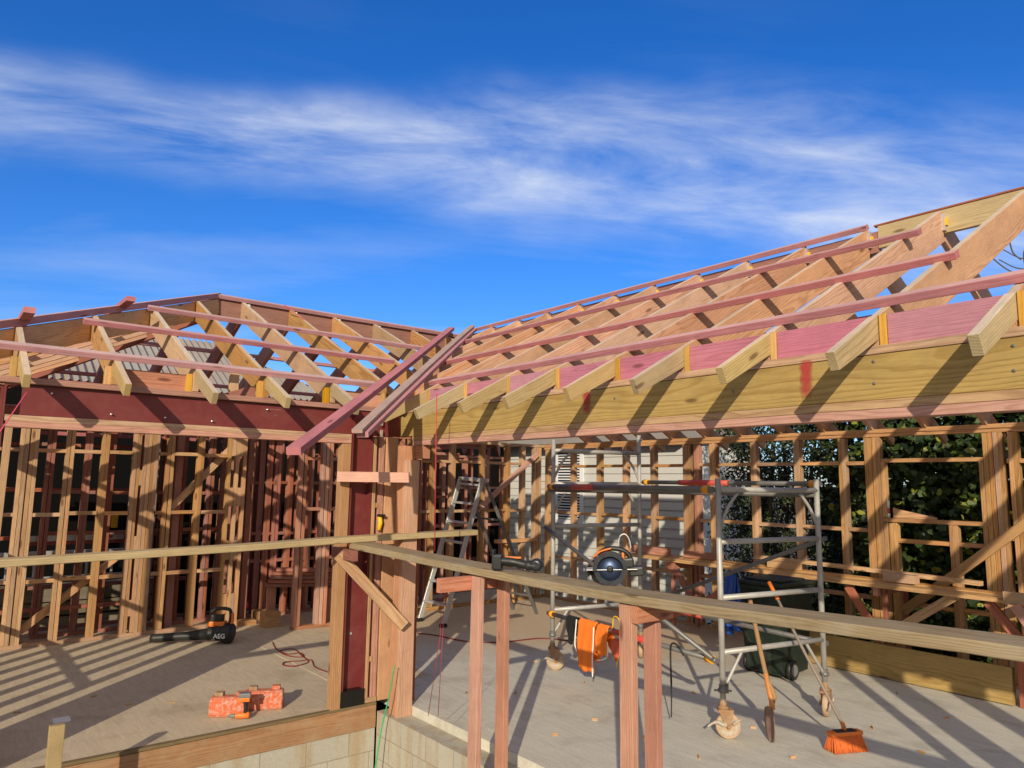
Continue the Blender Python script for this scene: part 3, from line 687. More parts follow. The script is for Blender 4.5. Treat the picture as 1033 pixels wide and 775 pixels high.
# battens
def lbat(u, y0, y1, nm='batten', off=.0225, mat='batten'):
    o = bd(nm, (XF-u, y0, zl(XF-u)+off), (XF-u+R.uniform(-.01,.01), y1, zl(XF-u)+off+R.uniform(-.004,.004)), .045, .07, W[mat], t, up=(ML,0,1)); dry_top(o, W['dryrose'])
lbat(0.0, .10, 3.30); lbat(.86, .97, 3.98); lbat(1.62, 1.62, 4.85)
lbat(HL-.035, YA-.02, 6.15)
lbat(.30, .35, .9, mat='batten') if False else None
dry_top(bd('batten', (XR, YA+.0, zl(XR)+.022), (XF+.40, YA-HL-.40, ZT-.40*ML+.022), .06, .07, W['batten'], t, up=(0,0,1)), W['dryrose'])
bd('batten', (XR-.05, YA+.0, zl(XR)+.02), (2*XR-XF-.3, YA-HL-.3, ZT-.3*ML+.03), .045, .07, W['batten'], t)
for u, over in ((-.1,.0), (.62,.50), (1.45,.48)):     # hip end battens, two of them running on past the hip
    a = hd-u; y = YA-a
    bd('batten', (XR-a+.12, y, ZT+ML*u+.045), (XR+a-.1+over, y, ZT+ML*u+.045), .045, .075, W['batten'], t)
for u in (.0, .86, 1.62):
    lb = 2*XR-XF+u
    bd('batten', (lb, YA-(hd-u)+.1, ZT+ML*u+.02), (lb, 6.2, ZT+ML*u+.02), .045, .07, W['batten'], t)
# king post and inner props seen between the rafters
bx('prop', XR-.09, XR-.0, 2.52, 2.565, 2.72, zl(XR)-.24, W['tan'], t) if False else None
bd('prop', (-7.6, 2.45, 2.74), (-7.6, 2.45, 3.40), .09, .045, W['tan'], t, up=(0,1,0))
bd('ceiling_joist', (XF-.15, 2.2, 2.76), (XB+.1, 2.2, 2.76), .09, .045, W['red'], t)
bd('ceiling_joist', (XF-.15, 3.42, 2.76), (XB+.1, 3.42, 2.76), .09, .045, W['red'], t)
bd('ceiling_joist', (XP, .1, 2.79), (XP, 6.0, 2.79), .09, .045, W['red'], t)
# loose stubs showing over the hip
for p, q in (((38,327),(56,315)),((118,312),(138,299))):
    pass
# ---- right roof
t = thing('roof_frame', (-3, YR, ZP), 'long right wing roof frame of salmon rafters, pink battens and rose blocking', 'roof frame')
bx('ridge_board', -2.72, 3.2, YR-.0225, YR+.0225, zr(YR)-.20, zr(YR)-.002, W['green'], t)
bx('ridge_board', XR, -2.722, YR-.0225, YR+.0225, zr(YR)-.235, zr(YR)-.045, W['red'], t)
rx = [-5.80, -5.20, -4.60, -4.01, -3.40, -2.82, -2.225, -1.625, -1.032, -.43, .17, .77, 1.37, 1.97, 2.57]
for x in rx: rafter(t, 'R', x, -.455+R.uniform(-.025,.02), HR-.025, W['rafter'], dep=.265, tmat=W['green'])
x = -6.40
while x > XR+.1:
    rafter(t, 'R', x, (XF-x)*HR/HL+.03, HR-.025, W['rafter'], tail=False, dep=.265); x -= .6
k = 3.0
x = 2.57
while x > XR-.3: rafter(t, 'R', x, -.45, HR-.025, W['rafter'], flip=True, dep=.24); x -= .6
for x in rx:
    bx('cleat', x+.0235, x+.060, YF+.012, YF+.055, 2.704, 2.862, W['orange'], t)
for a, b in zip(rx, rx[1:]):
    dry_top(bx('blocking', a+.062, b-.024, YF+.02, YF+.065, 2.704, 2.858, W['rose'], t), W['dry'])
for x in rx+[-6.4,-7.0,-7.6,-8.2]:
    MB().box(x+.024, x+.05, YR-.06, YR-.025, zr(YR)-.19, zr(YR)-.05).build('hanger', M['zinc'], t)
    MB().box(x+.027, x+.065, YR-.058, YR-.027, zr(YR)-.15, zr(YR)-.09, .003).build('hanger_tag', M['yellow'], t)
def rbat(u, x0, x1, off=.0225, mat='batten'):
    o = bd('batten', (x0, YF+u, zr(YF+u)+off), (x1, YF+u+R.uniform(-.01,.01), zr(YF+u)+off+R.uniform(-.004,.004)), .045, .07, W[mat], t, up=(0,-MR,1)); dry_top(o, W['dryrose'])
rbat(.17, -5.95, -.2); rbat(.91, -7.0, -1.53); rbat(1.86, -8.0, -2.08); rbat(HR-.035, -8.78, -2.80)
rbat(.17, -.19, 3.0)
for u in (.0, .8, 1.6, 2.4):
    y = 2*YR-YF-u
    bd('batten', (-11+u*.8, y, zr(YF+u)+.02), (-2.9, y, zr(YF+u)+.02), .045, .07, W['batten'], t)
bd('hip_rafter', (XR, YR, zr(YR)-.12), (XB-.3, 2*YR-YF+.3, ZT-.30), .21, .045, W['red'], t)
for k in range(1, 5):
    y = YR + .6*k - .3
    bd('hip_jack', (XB-.35, y, ZT-.17-.1), (XR-.6*k+.3, y, ZT+ML*(HL-.6*k+.3)-.1), .18, .045, W['red'], t)
bd('valley_rafter', (XF-.05, YF+.02, ZT-.08), (XR+.02, YR-.02, zl(XR)-.1), .20, .045, W['tan'], t)
bd('ridge_capping', (-2.75, YR, zr(YR)+.008), (3.2, YR, zr(YR)+.008), .016, .052, W['red'], t, up=(0,0,1))

# loose valley boards and stubs
def loose(a, b, label, w=.045, tt=.09, mat='batten', up=(0,0,1)):
    o = bd('loose_batten', a, b, w, tt, W[mat], None, up); return tag(o, label, 'timber batten', None)
loose((-8.94,6.05,4.30), (-4.42,1.82,2.18), 'long purple pink batten lying up the valley, its end hanging lowest over the steel beam', .05, .095)
loose((-8.65,6.23,4.32), (-4.63,2.36,2.345), 'long weathered greyish tan batten lying up the valley beside the corner post', .028, .078, 'weath')
loose((-8.60,6.23,4.262), (-4.66,2.42,2.325), 'long pink batten directly beneath the weathered greyish valley batten', .04, .085)
# ------------------------------------------------------------------ planks and their trestles
def bent_plank(name, pts, w, th, mat, label, side):
    """pts: bottom-front edge points"""
    pts = bez(pts, 6); s = Vector(side).normalized()*w
    org = pts[0].copy(); d = (pts[-1]-pts[0]).normalized()
    fr = frame(org, d, s); inv = fr.inverted(); vs = []; c = .004
    for p in pts:
        for dy, dz in ((c,0),(w-c,0),(w,c),(w,th-c),(w-c,th),(c,th),(0,th-c),(0,c)):
            q = p + s.normalized()*dy + Vector((0,0,dz)) + Vector((R.uniform(-.0006,.0006),)*3)
            vs.append(inv @ q)
    n_ = len(pts); fs = []
    for i in range(n_-1):
        for k in range(8): fs.append([i*8+k, i*8+(k+1)%8, (i+1)*8+(k+1)%8, (i+1)*8+k])
    fs += [list(range(7,-1,-1)), [(n_-1)*8+k for k in range(8)]]
    me = mesh(name, vs, fs); b2 = bmesh.new(); b2.from_mesh(me); bmesh.ops.recalc_face_normals(b2, faces=b2.faces); b2.to_mesh(me); b2.free()
    return tag(link(name, me, mat, None, fr), label, 'plank')
bent_plank('scaffold_plank', [(-5.84,2.95,1.418),(-4.3,2.955,1.388),(-2.75,2.95,1.376),(-1.4,2.945,1.412),(-.88,2.95,1.424),(.2,2.95,1.43),(1.3,2.95,1.43)], .225, .05, W['plank'], 'long weathered scaffold plank in the foreground carrying the circular saw', (0,1,0))
bent_plank('scaffold_plank', [(-5.80,-.6,1.39),(-5.80,.46,1.411),(-5.80,2,1.440),(-5.80,3,1.470),(-5.80,4.30,1.489)], .155, .05, W['green'], 'long narrow yellowish plank running across the left opening', (-1,0,0))
def trestle(xc, y1, y2, za, zb, armx, ay0, ay1, az, label):
    t = thing('trestle_post', (xc, (y1+y2)/2, -.8), label, 'trestle', 'paired posts under the foreground plank')
    bx('post', xc-.045, xc+.045, y1, y1+.045, -.8, za, W['pink'], t, jit=.003)
    bx('post', xc-.045, xc+.045, y2, y2+.045, -.8 if y2 < 3.3 else -.08, zb, W['pink'], t, jit=.003)
    bx('cross_arm', armx-.0225, armx+.0225, ay0, ay1, az, az+.092, W['pink'], t)
    return t
trestle(-4.02, 2.97, 3.19, 1.372, 1.375, -4.09, 2.72, 3.26, 1.28, 'pair of pink posts under the plank nearer the step ladder')
trestle(-2.69, 2.97, 3.17, 1.372, 1.285, -2.62, 2.97, 3.26, 1.283, 'pair of pink posts under the plank nearest the orange vest')
t = thing('plank_bracket', (-6.0, 3.0, 1.3), 'timber bracket and diagonal brace holding the corner end of the planks', 'bracket')
bx('block', -6.14, -5.72, 2.93, 2.975, 1.32, 1.412, W['red'], t)
bd('brace', (-5.94, 2.90, 1.36), (-5.80, 3.50, .72), .095, .042, W['pine'], t)

# plank on trestle along the far wall
def away(f):
    """the same helper, with every point moved straight back to the bench's place by the far wall"""
    k = 1.046
    if f is bd:
        return lambda nm, a, b, w_, t_, m_, p_=None: bd(nm, tuple(Vector(a)*k - Vector((0,0,2*(k-1)))), tuple(Vector(b)*k - Vector((0,0,2*(k-1)))), w_, t_, m_, p_)
    return lambda nm, x0, x1, y0, y1, z0, z1, m_, p_=None: bx(nm, x0*k, x1*k, y0*k, y1*k, max(.002, z0*k-2*(k-1)) if z0 > .1 else .003, z1*k-2*(k-1), m_, p_)
abd, abx = away(bd), away(bx)
t = thing('work_bench', (-4.2, 8.0, 0), 'low timber work bench of planks on crossed legs along the far stud wall', 'bench')
abd('plank', (-7.2, 8.12, 1.0), (-2.35, 7.86, 1.0), .045, .20, W['tan'], t)
abd('plank', (-7.0, 8.36, 1.0), (-2.4, 8.12, 1.0), .045, .20, W['tan'], t)
for x in (-6.3, -3.55, -2.28):
    abx('leg', x-.045, x+.0, 7.92, 7.96, .002, .97, W['red'], t); abx('leg', x-.045, x, 8.42, 8.46, .002, .97, W['red'], t)
    abx('bearer', x-.10, x-.055, 7.85, 8.50, .885, .975, W['pink'], t)
abd('brace', (-3.95, 7.93, .94), (-3.62, 7.93, .42), .09, .035, W['red'], t)
abd('brace', (-3.62, 7.89, .45), (-2.85, 7.89, 1.0), .09, .035, W['tan'], t)
abd('brace', (-2.6, 7.87, .96), (-2.2, 7.87, .45), .09, .035, W['red'], t)
abd('brace', (-6.3, 7.93, .90), (-5.85, 7.93, .35), .09, .035, W['red'], t)
abd('brace', (-6.4, 7.90, .25), (-5.2, 7.90, .85), .09, .035, W['red'], t)
o = abd('loose_board', (-5.35, 8.40, 1.11), (-2.75, 8.19, 1.085), .045, .09, W['tan']); tag(o, 'pale loose board lying on packers above the work bench planks', 'board')
o = abx('offcut', -3.62, -3.30, 8.02, 8.14, 1.025, 1.11, W['tan']); tag(o, 'chunky timber offcut on the bench planks below the stud group', 'offcut')
o = abx('offcut', -5.05, -4.65, 8.14, 8.24, 1.025, 1.10, W['tan']); tag(o, 'timber offcut on the bench planks behind the scaffold corner', 'offcut')
o = abx('offcut', -6.35, -5.75, 8.20, 8.26, 1.025, 1.12, W['pink']); tag(o, 'long reddish offcut on the bench planks right of the scaffold brace', 'offcut')
o = abx('offcut', -7.3, -6.6, 8.15, 8.25, 1.025, 1.13, W['pink']); tag(o, 'reddish offcut on the left end of the bench behind the circular saw', 'offcut')
t = thing('timber_cradle', (-2.2, 7.6, 0), 'reddish timber cradle end at the right end of the bench', 'cradle')
abx('board', -2.42, -1.7, 7.70, 7.745, .98, 1.09, W['tan'], t)
abx('leg', -2.30, -2.21, 7.75, 7.795, .002, .97, W['pink'], t)
abd('brace', (-2.33, 7.69, .98), (-2.02, 7.69, .5), .09, .035, W['pink'], t)
# leaning thick timber
b0 = onz(833.5, 674.5, .0); b1 = onz(1025, 712, .0)
o = bd('leaning_beam', (b0.x-.55, 8.20, .17), (-2.53, 8.17, .17), .335, .085, W['beam'], None, (0,.12,1)); tag(o, 'thick yellow timber beam standing on edge on the slab by the far wall', 'beam')
o = bx('offcut', -2.48, -2.39, 8.12, 8.21, .005, .62, W['red']); tag(o, 'short upright reddish offcut at the end of the thick standing beam', 'offcut')  # made to look shaded by the darker timber colour

# ------------------------------------------------------------------ mobile scaffold
P1, P2, P3, P4 = Vector((-6.06,5.53,0)), Vector((-5.83,6.71,0)), Vector((-3.66,5.20,0)), Vector((-3.43,6.38,0))
sc = thing('scaffold_tower', (P1+P2+P3+P4)/4, 'grey steel mobile scaffold tower on rusty casters inside the right wing', 'scaffold')
RT = .0242
ex = (P3-P1).normalized(); ey = (P2-P1).normalized()
def caster(st, P, ang):
    fr = T(P.x, P.y, 0) @ Matrix.Rotation(ang, 4, 'Z')
    ax = T(.035,0,.10) @ Matrix.Rotation(math.pi/2,4,'X')
    w = MB(); w.lathe([(.06,-.020),(.088,-.024),(.097,-.020),(.10,-.010),(.10,.010),(.097,.020),(.088,.024),(.06,.020)], ax, 28)
    wo = w.build('wheel', M['wheel'], st, fr)
    MB().lathe([(.02,-.016),(.05,-.021),(.072,-.0255),(.076,-.0255),(.076,.0255),(.072,.0255),(.05,.021),(.02,.016)], ax, 24).build('hub', M['hub'], wo, fr)
    b = MB()
    for sy in (-1, 1):
        b.prism([(-.040,.215),(.075,.215),(.066,.15),(.052,.088),(.036,.080),(.020,.088),(-.01,.15)], -.004, .004, T(0,sy*.038,0) @ Matrix.Rotation(math.pi/2,4,'X'))
    b.box(-.045,.078,-.044,.044,.206,.228,.006)
    b.lathe([(.044,.226),(.044,.245),(.030,.250),(.030,.275),(.022,.29),(.022,.36)], Matrix.Identity(4), 14)
    b.lathe([(.010,-.058),(.016,-.056),(.016,.056),(.010,.058)], ax, 6)
    b.build('fork', M['rust'], st, fr)
    l = MB(); l.tube(bez([(-.005,-.048,.115),(-.05,-.050,.135),(-.085,-.050,.128),(-.13,-.05,.098)]), [.016]*8+[.013]*8+[.009]*9, 8)
    l.tube(bez([(.07,-.048,.12),(.10,-.05,.15),(.135,-.05,.165)]), [.012]*8+[.007]*9, 8); l.box(-.02,.02,-.052,-.043,.105,.135,.003)
    l.build('brake_lever', M['hub'], st, fr)
    c = MB(); c.lathe([(.034,.35),(.040,.356),(.040,.378),(.030,.384),(.030,.41)], Matrix.Identity(4), 10); c.box(-.07,.07,-.007,.007,.358,.372,.003); c.box(.034,.046,-.012,.012,.345,.42,.003)
    c.build('jack_collar', M['dull'], st, fr)
for P, h, ang in ((P1,2.49,.9),(P2,2.59,2.2),(P3,2.06,.75),(P4,2.07,1.9)):
    s = tubeobj('standard', [P+Vector((0,0,.30)), P+Vector((0,0,h))], RT, M['galv'], sc, 14)
    caster(s, P, ang)
def V(P, z): return P+Vector((0,0,z))
def rail(A, B, za, zb, m='dull', r=RT*.95, nm='ledger'): return tubeobj(nm, [V(A,za), V(B,zb)], r, M[m], sc, 12)
for z in (.66, 1.09, 1.54): rail(P3, P4, z, z, 'galv', nm='transom')
rail(P3, P4, 1.97, 1.97, 'galv', nm='transom')
for z in (.63, 1.53, 2.0, 2.37): rail(P1, P2, z, z, 'galv', nm='transom')
off = -ey*.055; off2 = ey*.055
rail(P1+off, P3+off, .60, .60); rail(P2+off2, P4+off2, .62, .62); rail(P1+off, P3+off, 1.965, 1.965, r=.030); rail(P2+off2, P4+off2, 2.03, 2.03)
rail(P1+off*1.0, P4, 1.93, 1.93, r=.024)
def band(A, B, f0, f1, za, zb, m='redtube', r=.029):
    a = V(A.lerp(B,f0), za+(zb-za)*f0); b = V(A.lerp(B,f1), za+(zb-za)*f1); tubeobj('paint_band', [a,b], r, M[m], sc, 12)
band(P1+off, P3+off, .46, .70, .60, .60); band(P1+off, P3+off, .18, .34, 1.965, 1.965, r=.0325)
band(P2+off2, P4+off2, .25, .55, 2.03, 2.03); band(P2+off2, P4+off2, .20, .38, .62, .62)
for A, B, z in ((P1+off,P3+off,.60),(P2+off2,P4+off2,.62),(P1+off,P3+off,1.965),(P2+off2,P4+off2,2.03)):
    band(A, B, .955, .985, z, z, 'amber', .034); band(A, B, .015, .04, z, z, 'amber', .034)
tubeobj('brace', [V(P1+off*1.8,1.52), V(P3+off*1.8,.62)], .021, M['dull'], sc); tubeobj('brace', [V(P2+off2*1.8,.62), V(P4+off2*1.8,1.54)], .021, M['dull'], sc)
for A, B in ((P3,P4),(P4,P3),(P1,P2),(P2,P1)):
    d = (B-A).normalized()
    tubeobj('knee', bez([V(A,.36), V(A+d*.13,.53), V(A+d*.22,.65)]), .014, M['galv'], sc)
    h = 1.95 if A in (P3,P4) else 2.36
    tubeobj('knee', bez([V(A,h-.32), V(A+d*.10,h-.14), V(A+d*.22,h-.01)]), .014, M['galv'], sc)
    if A in (P1,P2): tubeobj('knee', bez([V(A,1.66), V(A+d*.10,1.82), V(A+d*.22,1.98)]), .014, M['galv'], sc)

# vest, cloth, bags on the ledger
def cloth(name, base, d, w, h, mat, label, cat, th=.02, top=.042, taper=0.0, fold=.02, ragged=.03):
    """hanging cloth folded over a rail: front and back sheets with folds"""
    d = Vector(d).normalized(); nrm = Vector((d.y,-d.x,0)); nx, nz = 14, 16; vs = []; fs = []
    for s_, hh in ((1,h),(-1,h*.8)):
        b0_ = len(vs)
        for j in range(nz+1):
            for i in range(nx+1):
                u = i/nx-.5; v = j/nz
                ww = w*(1-taper*v)
                p = Vector(base) + d*(u*ww + .01*math.sin(7*v+s_)) + Vector((0,0,top - v*(hh + ragged*math.sin(u*9+s_*2))))
                p += nrm*s_*(.032*min(1,v*16) + fold*v*math.sin(u*13+3*v+s_) + .012*v)
                vs.append(p)
        for j in range(nz):
            for i in range(nx):
                a = b0_+j*(nx+1)+i; fs.append([a,a+1,a+nx+2,a+nx+1])
    n1 = (nx+1)*(nz+1)
    for i in range(nx): fs.append([i, i+1, n1+i+1, n1+i])
    me = mesh(name, [v-Vector(base) for v in vs], fs, True)
    o = link(name, me, mat, None, Matrix.Translation(base))
    md = o.modifiers.new('solid','SOLIDIFY'); md.thickness = .006
    return tag(o, label, cat)
lp = lambda f, z=.60: V((P1+off).lerp(P3+off, f), z)
v0 = lp(.30)
vest = cloth('safety_vest', v0, ex, .28, .48, M['vest'], 'fluorescent orange safety vest with white edging hung on the scaffold rail', 'vest', taper=.12, fold=.007, ragged=.012)
cloth('folded_sleeve', v0, ex, 0.1, .1, M['vest'], 'x', 'vest') if False else None
sl = cloth('vest_flap', lp(.405), ex, .17, .28, M['vest'], None, None, taper=-.15, fold=.008, ragged=.02)
mw_ = wmat(sl); sl.parent = vest; sl.matrix_basis = wmat(vest).inverted() @ mw_
nv = Vector((ex.y,-ex.x,0))
tubeobj('edging', bez([v0+ex*.14+nv*.05+Vector((0,0,.0)), v0+ex*.15+nv*.06+Vector((0,0,-.12)), v0+ex*.135+nv*.06+Vector((0,0,-.3)), v0+ex*.13+nv*.055+Vector((0,0,-.47))]), .007, M['tape'], vest, 6)
tubeobj('edging', bez([v0-ex*.14+nv*.05+Vector((0,0,.03)), v0-ex*.155+nv*.06+Vector((0,0,-.2)), v0-ex*.125+nv*.06+Vector((0,0,-.28))]), .007, M['tape'], vest, 6)
tubeobj('edging', bez([v0+ex*.345+nv*.04+Vector((0,0,-.10)), v0+ex*.345+nv*.05+Vector((0,0,-.24)), v0+ex*.20+nv*.06+Vector((0,0,-.30))]), .006, M['tape'], vest, 6)
cloth('black_rag', lp(.195), ex, .17, .25, M['darkcloth'], 'black rag hanging on the scaffold rail left of the vest', 'rag', taper=.45)
cloth('tool_bag', lp(.50, .50), ex, .16, .17, M['redbag'], 'red and white cloth bag hanging on the scaffold rail behind the posts', 'bag', taper=.1, fold=.008)
# wrecking bar hooked on the rail
w0 = lp(.80, .62)
tubeobj('wrecking_bar', bez([w0+nv*.02+ex*.13+Vector((0,0,-.05)), w0+nv*.035+ex*.10+Vector((0,0,.01)), w0+nv*.04+ex*.03+Vector((0,0,.035)), w0+nv*.045+ex*.0+Vector((0,0,-.03)), w0+nv*.06+ex*.02+Vector((0,0,-.35)), w0+nv*.08+ex*.035+Vector((0,0,-.56))]), [.008]*30+[.009,.008,.007,.006,.006,.006,.006,.006,.006,.006,.006], M['black'])
tag(bpy.data.objects['wrecking_bar'], 'black wrecking bar hooked over the lower scaffold rail', 'crowbar')
tubeobj('bungee_strap', bez([lp(.47,.64)+nv*.03, lp(.485,.75)+nv*.04, lp(.52,.72)+nv*.04, lp(.53,.55)+nv*.04, lp(.50,.30)+nv*.05]), .006, M['yellow'])
tag(bpy.data.objects['bungee_strap'], 'yellow strap looped on the lower scaffold rail behind the posts', 'strap')

# wheelie bin
b0 = Vector((-4.52, 7.42, 0))
wb = thing('wheelie_bin', b0, 'dark green wheelie bin behind the scaffold', 'bin', None, math.atan2(ex.y, ex.x)+.12)
fr = wmat(wb)
q = MB()
for z0, z1, s0, s1 in ((.05,.93,.43,.53),):
    a = [Vector((sx*s0/2, sy*s0/2*1.1, z0)) for sx, sy in ((-1,-1),(1,-1),(1,1),(-1,1))]; b = [Vector((sx*s1/2, sy*s1/2*1.15, z1)) for sx, sy in ((-1,-1),(1,-1),(1,1),(-1,1))]
    va = [q.bm.verts.new(v) for v in a]; vb = [q.bm.verts.new(v) for v in b]
    for i in range(4): q.bm.faces.new((va[i],va[(i+1)%4],vb[(i+1)%4],vb[i]))
    q.bm.faces.new(va[::-1]); q.bm.faces.new(vb)
q.box(-.29,.29,-.33,.33,.90,.945,.01)
q.box(.05,.10,-.262,-.225,.05,.30); q.box(-.2,.2,-.25,-.23,.04,.06)
q.build('body', M['bin'], wb, fr)
q = MB(); q.box(-.30,.30,-.34,.36,.948,.985,.015); q.box(-.22,.22,-.25,.25,.985,1.01,.012); q.build('lid', M['bin'], wb, fr)
q = MB(); q.tube([(-.26,.40,.93),(.26,.40,.93)], .015); q.box(-.24,-.22,.32,.40,.90,.95); q.box(.22,.24,.32,.40,.90,.95); q.build('handle', M['bin'], wb, fr)
for sx in (-1, 1):
    w = MB().lathe([(.03,-.025),(.085,-.025),(.1,-.015),(.1,.015),(.085,.025),(.03,.025)], T(sx*.26-.0,.20*0-.13,.10) @ Matrix.Rotation(math.pi/2,4,'Y'), 24).build('wheel', M['black'], wb, fr)
    MB().lathe([(.045,-.028),(.06,-.028),(.06,.028),(.045,.028)], T(sx*.26,-.13,.10) @ Matrix.Rotation(math.pi/2,4,'Y'), 18).build('rim', M['grey'], w, fr)
# blue plastic sheet bag next to the bin
bb = ony(738, 612, 6.9)
cloth('plastic_bag', (bb.x, bb.y, 1.02), (1,.1,0), .13, .60, M['blue'], 'blue plastic bag hanging between the scaffold and the green bin', 'bag', taper=-.35, fold=.04)

# shovel
tip = onz(781, 749, .005); top = Vector((-3.66, 5.62, 1.04))
mid = tip.lerp(top, .26)+Vector((.02,.03,0))
sh = thing('shovel', tip, 'long handled shovel leaning on the scaffold with its blade on the slab', 'shovel')
tubeobj('handle', bez([top, top.lerp(mid,.7), mid+Vector((.012,.015,.06)), mid]), .019, M['handlewood'], sh)
d = (tip-mid).normalized()
tubeobj('socket', [mid+(mid-top).normalized()*-.22, mid+Vector((0,0,.01)), mid+d*.05], [.021,.022,.024], M['orangesh'], sh)
side = Vector((.62,-.45,.1)).normalized(); nrm = d.cross(side).normalized(); vs = []; n_ = 8
prof = [(0,.03),(.02,.085),(.12,.10),(.2,.095),(.26,.07),(.29,.02)]
Lb = (tip-mid).length-.03
for f, w in prof:
    for k in range(n_+1):
        u = (k/n_-.5)*2
        vs.append(mid + d*(.03+f/.29*Lb) + side*(u*w) + nrm*(.028*u*u))
me = mesh('blade', [v-tip for v in vs], [[j*(n_+1)+k, j*(n_+1)+k+1, (j+1)*(n_+1)+k+1, (j+1)*(n_+1)+k] for j in range(len(prof)-1) for k in range(n_)], True)
o = link('blade', me, M['spade'], sh, T(*tip)); o.modifiers.new('s','SOLIDIFY').thickness = .003
# broom
hb = onz(853, 757, .0)
br = thing('broom', hb, 'broom with orange bristles on the slab, its handle leaning on the scaffold', 'broom', None, math.atan2(AR.y, AR.x)+.25)
fr = wmat(br) @ Matrix.Diagonal((.9,.9,.9,1))
q = MB()
for i in range(40):
    for j in range(10):
        x = (i/39-.5)*.30; y = (j/9-.5)*.08
        q.tube([(x*.9, y*.8, .135), (x*1.0+R.uniform(-.004,.004), y*1.3+R.uniform(-.006,.006)-.005, .06), (x*1.08+R.uniform(-.007,.007), y*1.7+R.uniform(-.008,.008)-.01, .003+R.random()*.006)], [.0048,.005,.0052], 5)
q.build('bristles', M['broomhead'], br, fr)
q = MB(); q.box(-.155,.155,-.042,.042,.125,.16,.012); q.lathe([(.02,0),(.017,.07)], T(0,0,.155) @ Matrix.Rotation(-.4,4,'X') , 10); q.build('head', M['orange'], br, fr)
MB().box(-.10,.10,-.038,.038,.145,.166,.008).build('socket', M['black'], br, fr)
ht = ony(776, 588, 5.95)
h0 = hb+Vector((0,0,.16))
tubeobj('handle', [h0, h0.lerp(ht,.5)+Vector((0,0,-.012)), ht], .0125, M['fibre'], br)
tubeobj('grip', [h0.lerp(ht,.87), h0.lerp(ht,1.005)], .0165, M['orange'], br)

# ------------------------------------------------------------------ step ladder
f1 = onz(423, 627, 0.0); f2 = onz(447, 633, 0.0)
def ratio(p, q, z): return onz(p, q, z)
tl = ony(464, 484, 6.55); tr = ony(486, 486, 6.62)
ld = thing('step_ladder', (f1+f2)/2, 'open aluminium step ladder standing in front of the far left end wall', 'ladder')
def lrail(a, b, nm, m='alu'): return bd(nm, a, b, .07, .028, M[m], ld, (0,1,0), 0)
lrail(f1, tl, 'front_rail'); lrail(f2, tr, 'front_rail')
bk1 = Vector((f1.x+.02, 7.55, 0)); bk2 = Vector((f2.x-.02, 7.6, 0))
bd('rear_rail', bk1, tl+Vector((.02,.10,-.03)), .05, .025, M['dull'], ld, (0,1,0), 0); bd('rear_rail', bk2, tr+Vector((-.02,.10,-.03)), .05, .025, M['dull'], ld, (0,1,0), 0)
for k in range(1, 8):
    f = k/7.2; a = f1.lerp(tl, f); b = f2.lerp(tr, f); bd('tread', a, b, .028, .085, M['alu'], ld, (0,0,1), 0)
for k in (1,3,5):
    f = k/7.0; bd('rear_rung', bk1.lerp(tl,f), bk2.lerp(tr,f), .03, .03, M['dull'], ld, (0,0,1), 0)
tc_ = (tl+tr)/2; xd = (tr-tl).normalized()
bd('top_cap', tl-xd*.03+Vector((0,.05,.02)), tr+xd*.03+Vector((0,.05,.02)), .05, .13, M['alu'], ld, (0,0,1), 0)
for f_ in (f1, f2): MB().box(f_.x-.03,f_.x+.03,f_.y-.05,f_.y+.05,.0,.05,.006).build('foot', M['black'], ld)

# ------------------------------------------------------------------ circular saw on the plank
ztop = 1.376+.05
sp = onz(617, 590, ztop)
SAWK = .88
cs = thing('circular_saw', (sp.x, sp.y, ztop), 'cordless circular saw resting on the foreground plank', 'power saw', None, math.atan2(AR.y, AR.x)-.12)
fr = wmat(cs) @ Matrix.Diagonal((SAWK,SAWK,SAWK,1)) @ Matrix.Rotation(-.10,4,'Y')
Xr = Matrix.Rotation(math.pi/2,4,'X')
q = MB(); q.lathe([(.005,.0),(.092,.0),(.092,.002),(.005,.002)], T(0,-.036,.105) @ Xr, 40); q.build('saw_blade', M['blade'], cs, fr)
q = MB()  # upper guard (half disc housing)
pts = [(math.cos(a)*.112, math.sin(a)*.112) for a in [math.pi*(k/20)*1.02-.02 for k in range(21)]]
inn = [(math.cos(a)*.086, math.sin(a)*.086-.004) for a in [math.pi*(k/20) for k in range(20,-1,-1)]]
q.prism(pts+inn, -.012, .052, T(0,-.02,.105) @ Xr)
q.prism(pts+[(-.1,-.006),(.1,-.006)], -.02, -.008, T(0,-.02,.105) @ Xr)
q.build('upper_guard', M['gunmetal'], cs, fr)
q = MB(); pts = [(math.cos(a)*.106, math.sin(a)*.106) for a in [-math.pi*(.02+k/20*.93) for k in range(21)]]; inn = [(math.cos(a)*.075, math.sin(a)*.075) for a in [-math.pi*(.02+k/20*.93) for k in range(20,-1,-1)]]
q.prism(pts+inn, .004, .03, T(0,-.02,.105) @ Xr); q.build('lower_guard', M['gunmetal'], cs, fr)
q = MB(); q.lathe([(.012,0),(.022,0),(.022,.01),(.012,.012)], T(0,-.038,.105) @ Xr, 14); q.build('arbor', M['black'], cs, fr)
q = MB(); q.box(-.16,.17,-.045,.10,.098,.102,.001, Matrix.Rotation(.06,4,'Y')); q.build('base_plate', M['alu'], cs, fr)
q = MB(); q.lathe([(.04,0),(.048,.01),(.048,.12),(.035,.135)], T(.0,.02,.12) @ Matrix.Rotation(-math.pi/2,4,'X'), 18)
q.box(.04,.16,-.0,.07,.10,.16,.012); q.build('motor', M['black'], cs, fr)
q = MB(); q.tube(bez([(-.07,.05,.19),(-.02,.05,.222),(.05,.05,.225),(.12,.05,.195),(.15,.05,.13)]), .016, 10); q.build('rear_handle', M['black'], cs, fr)
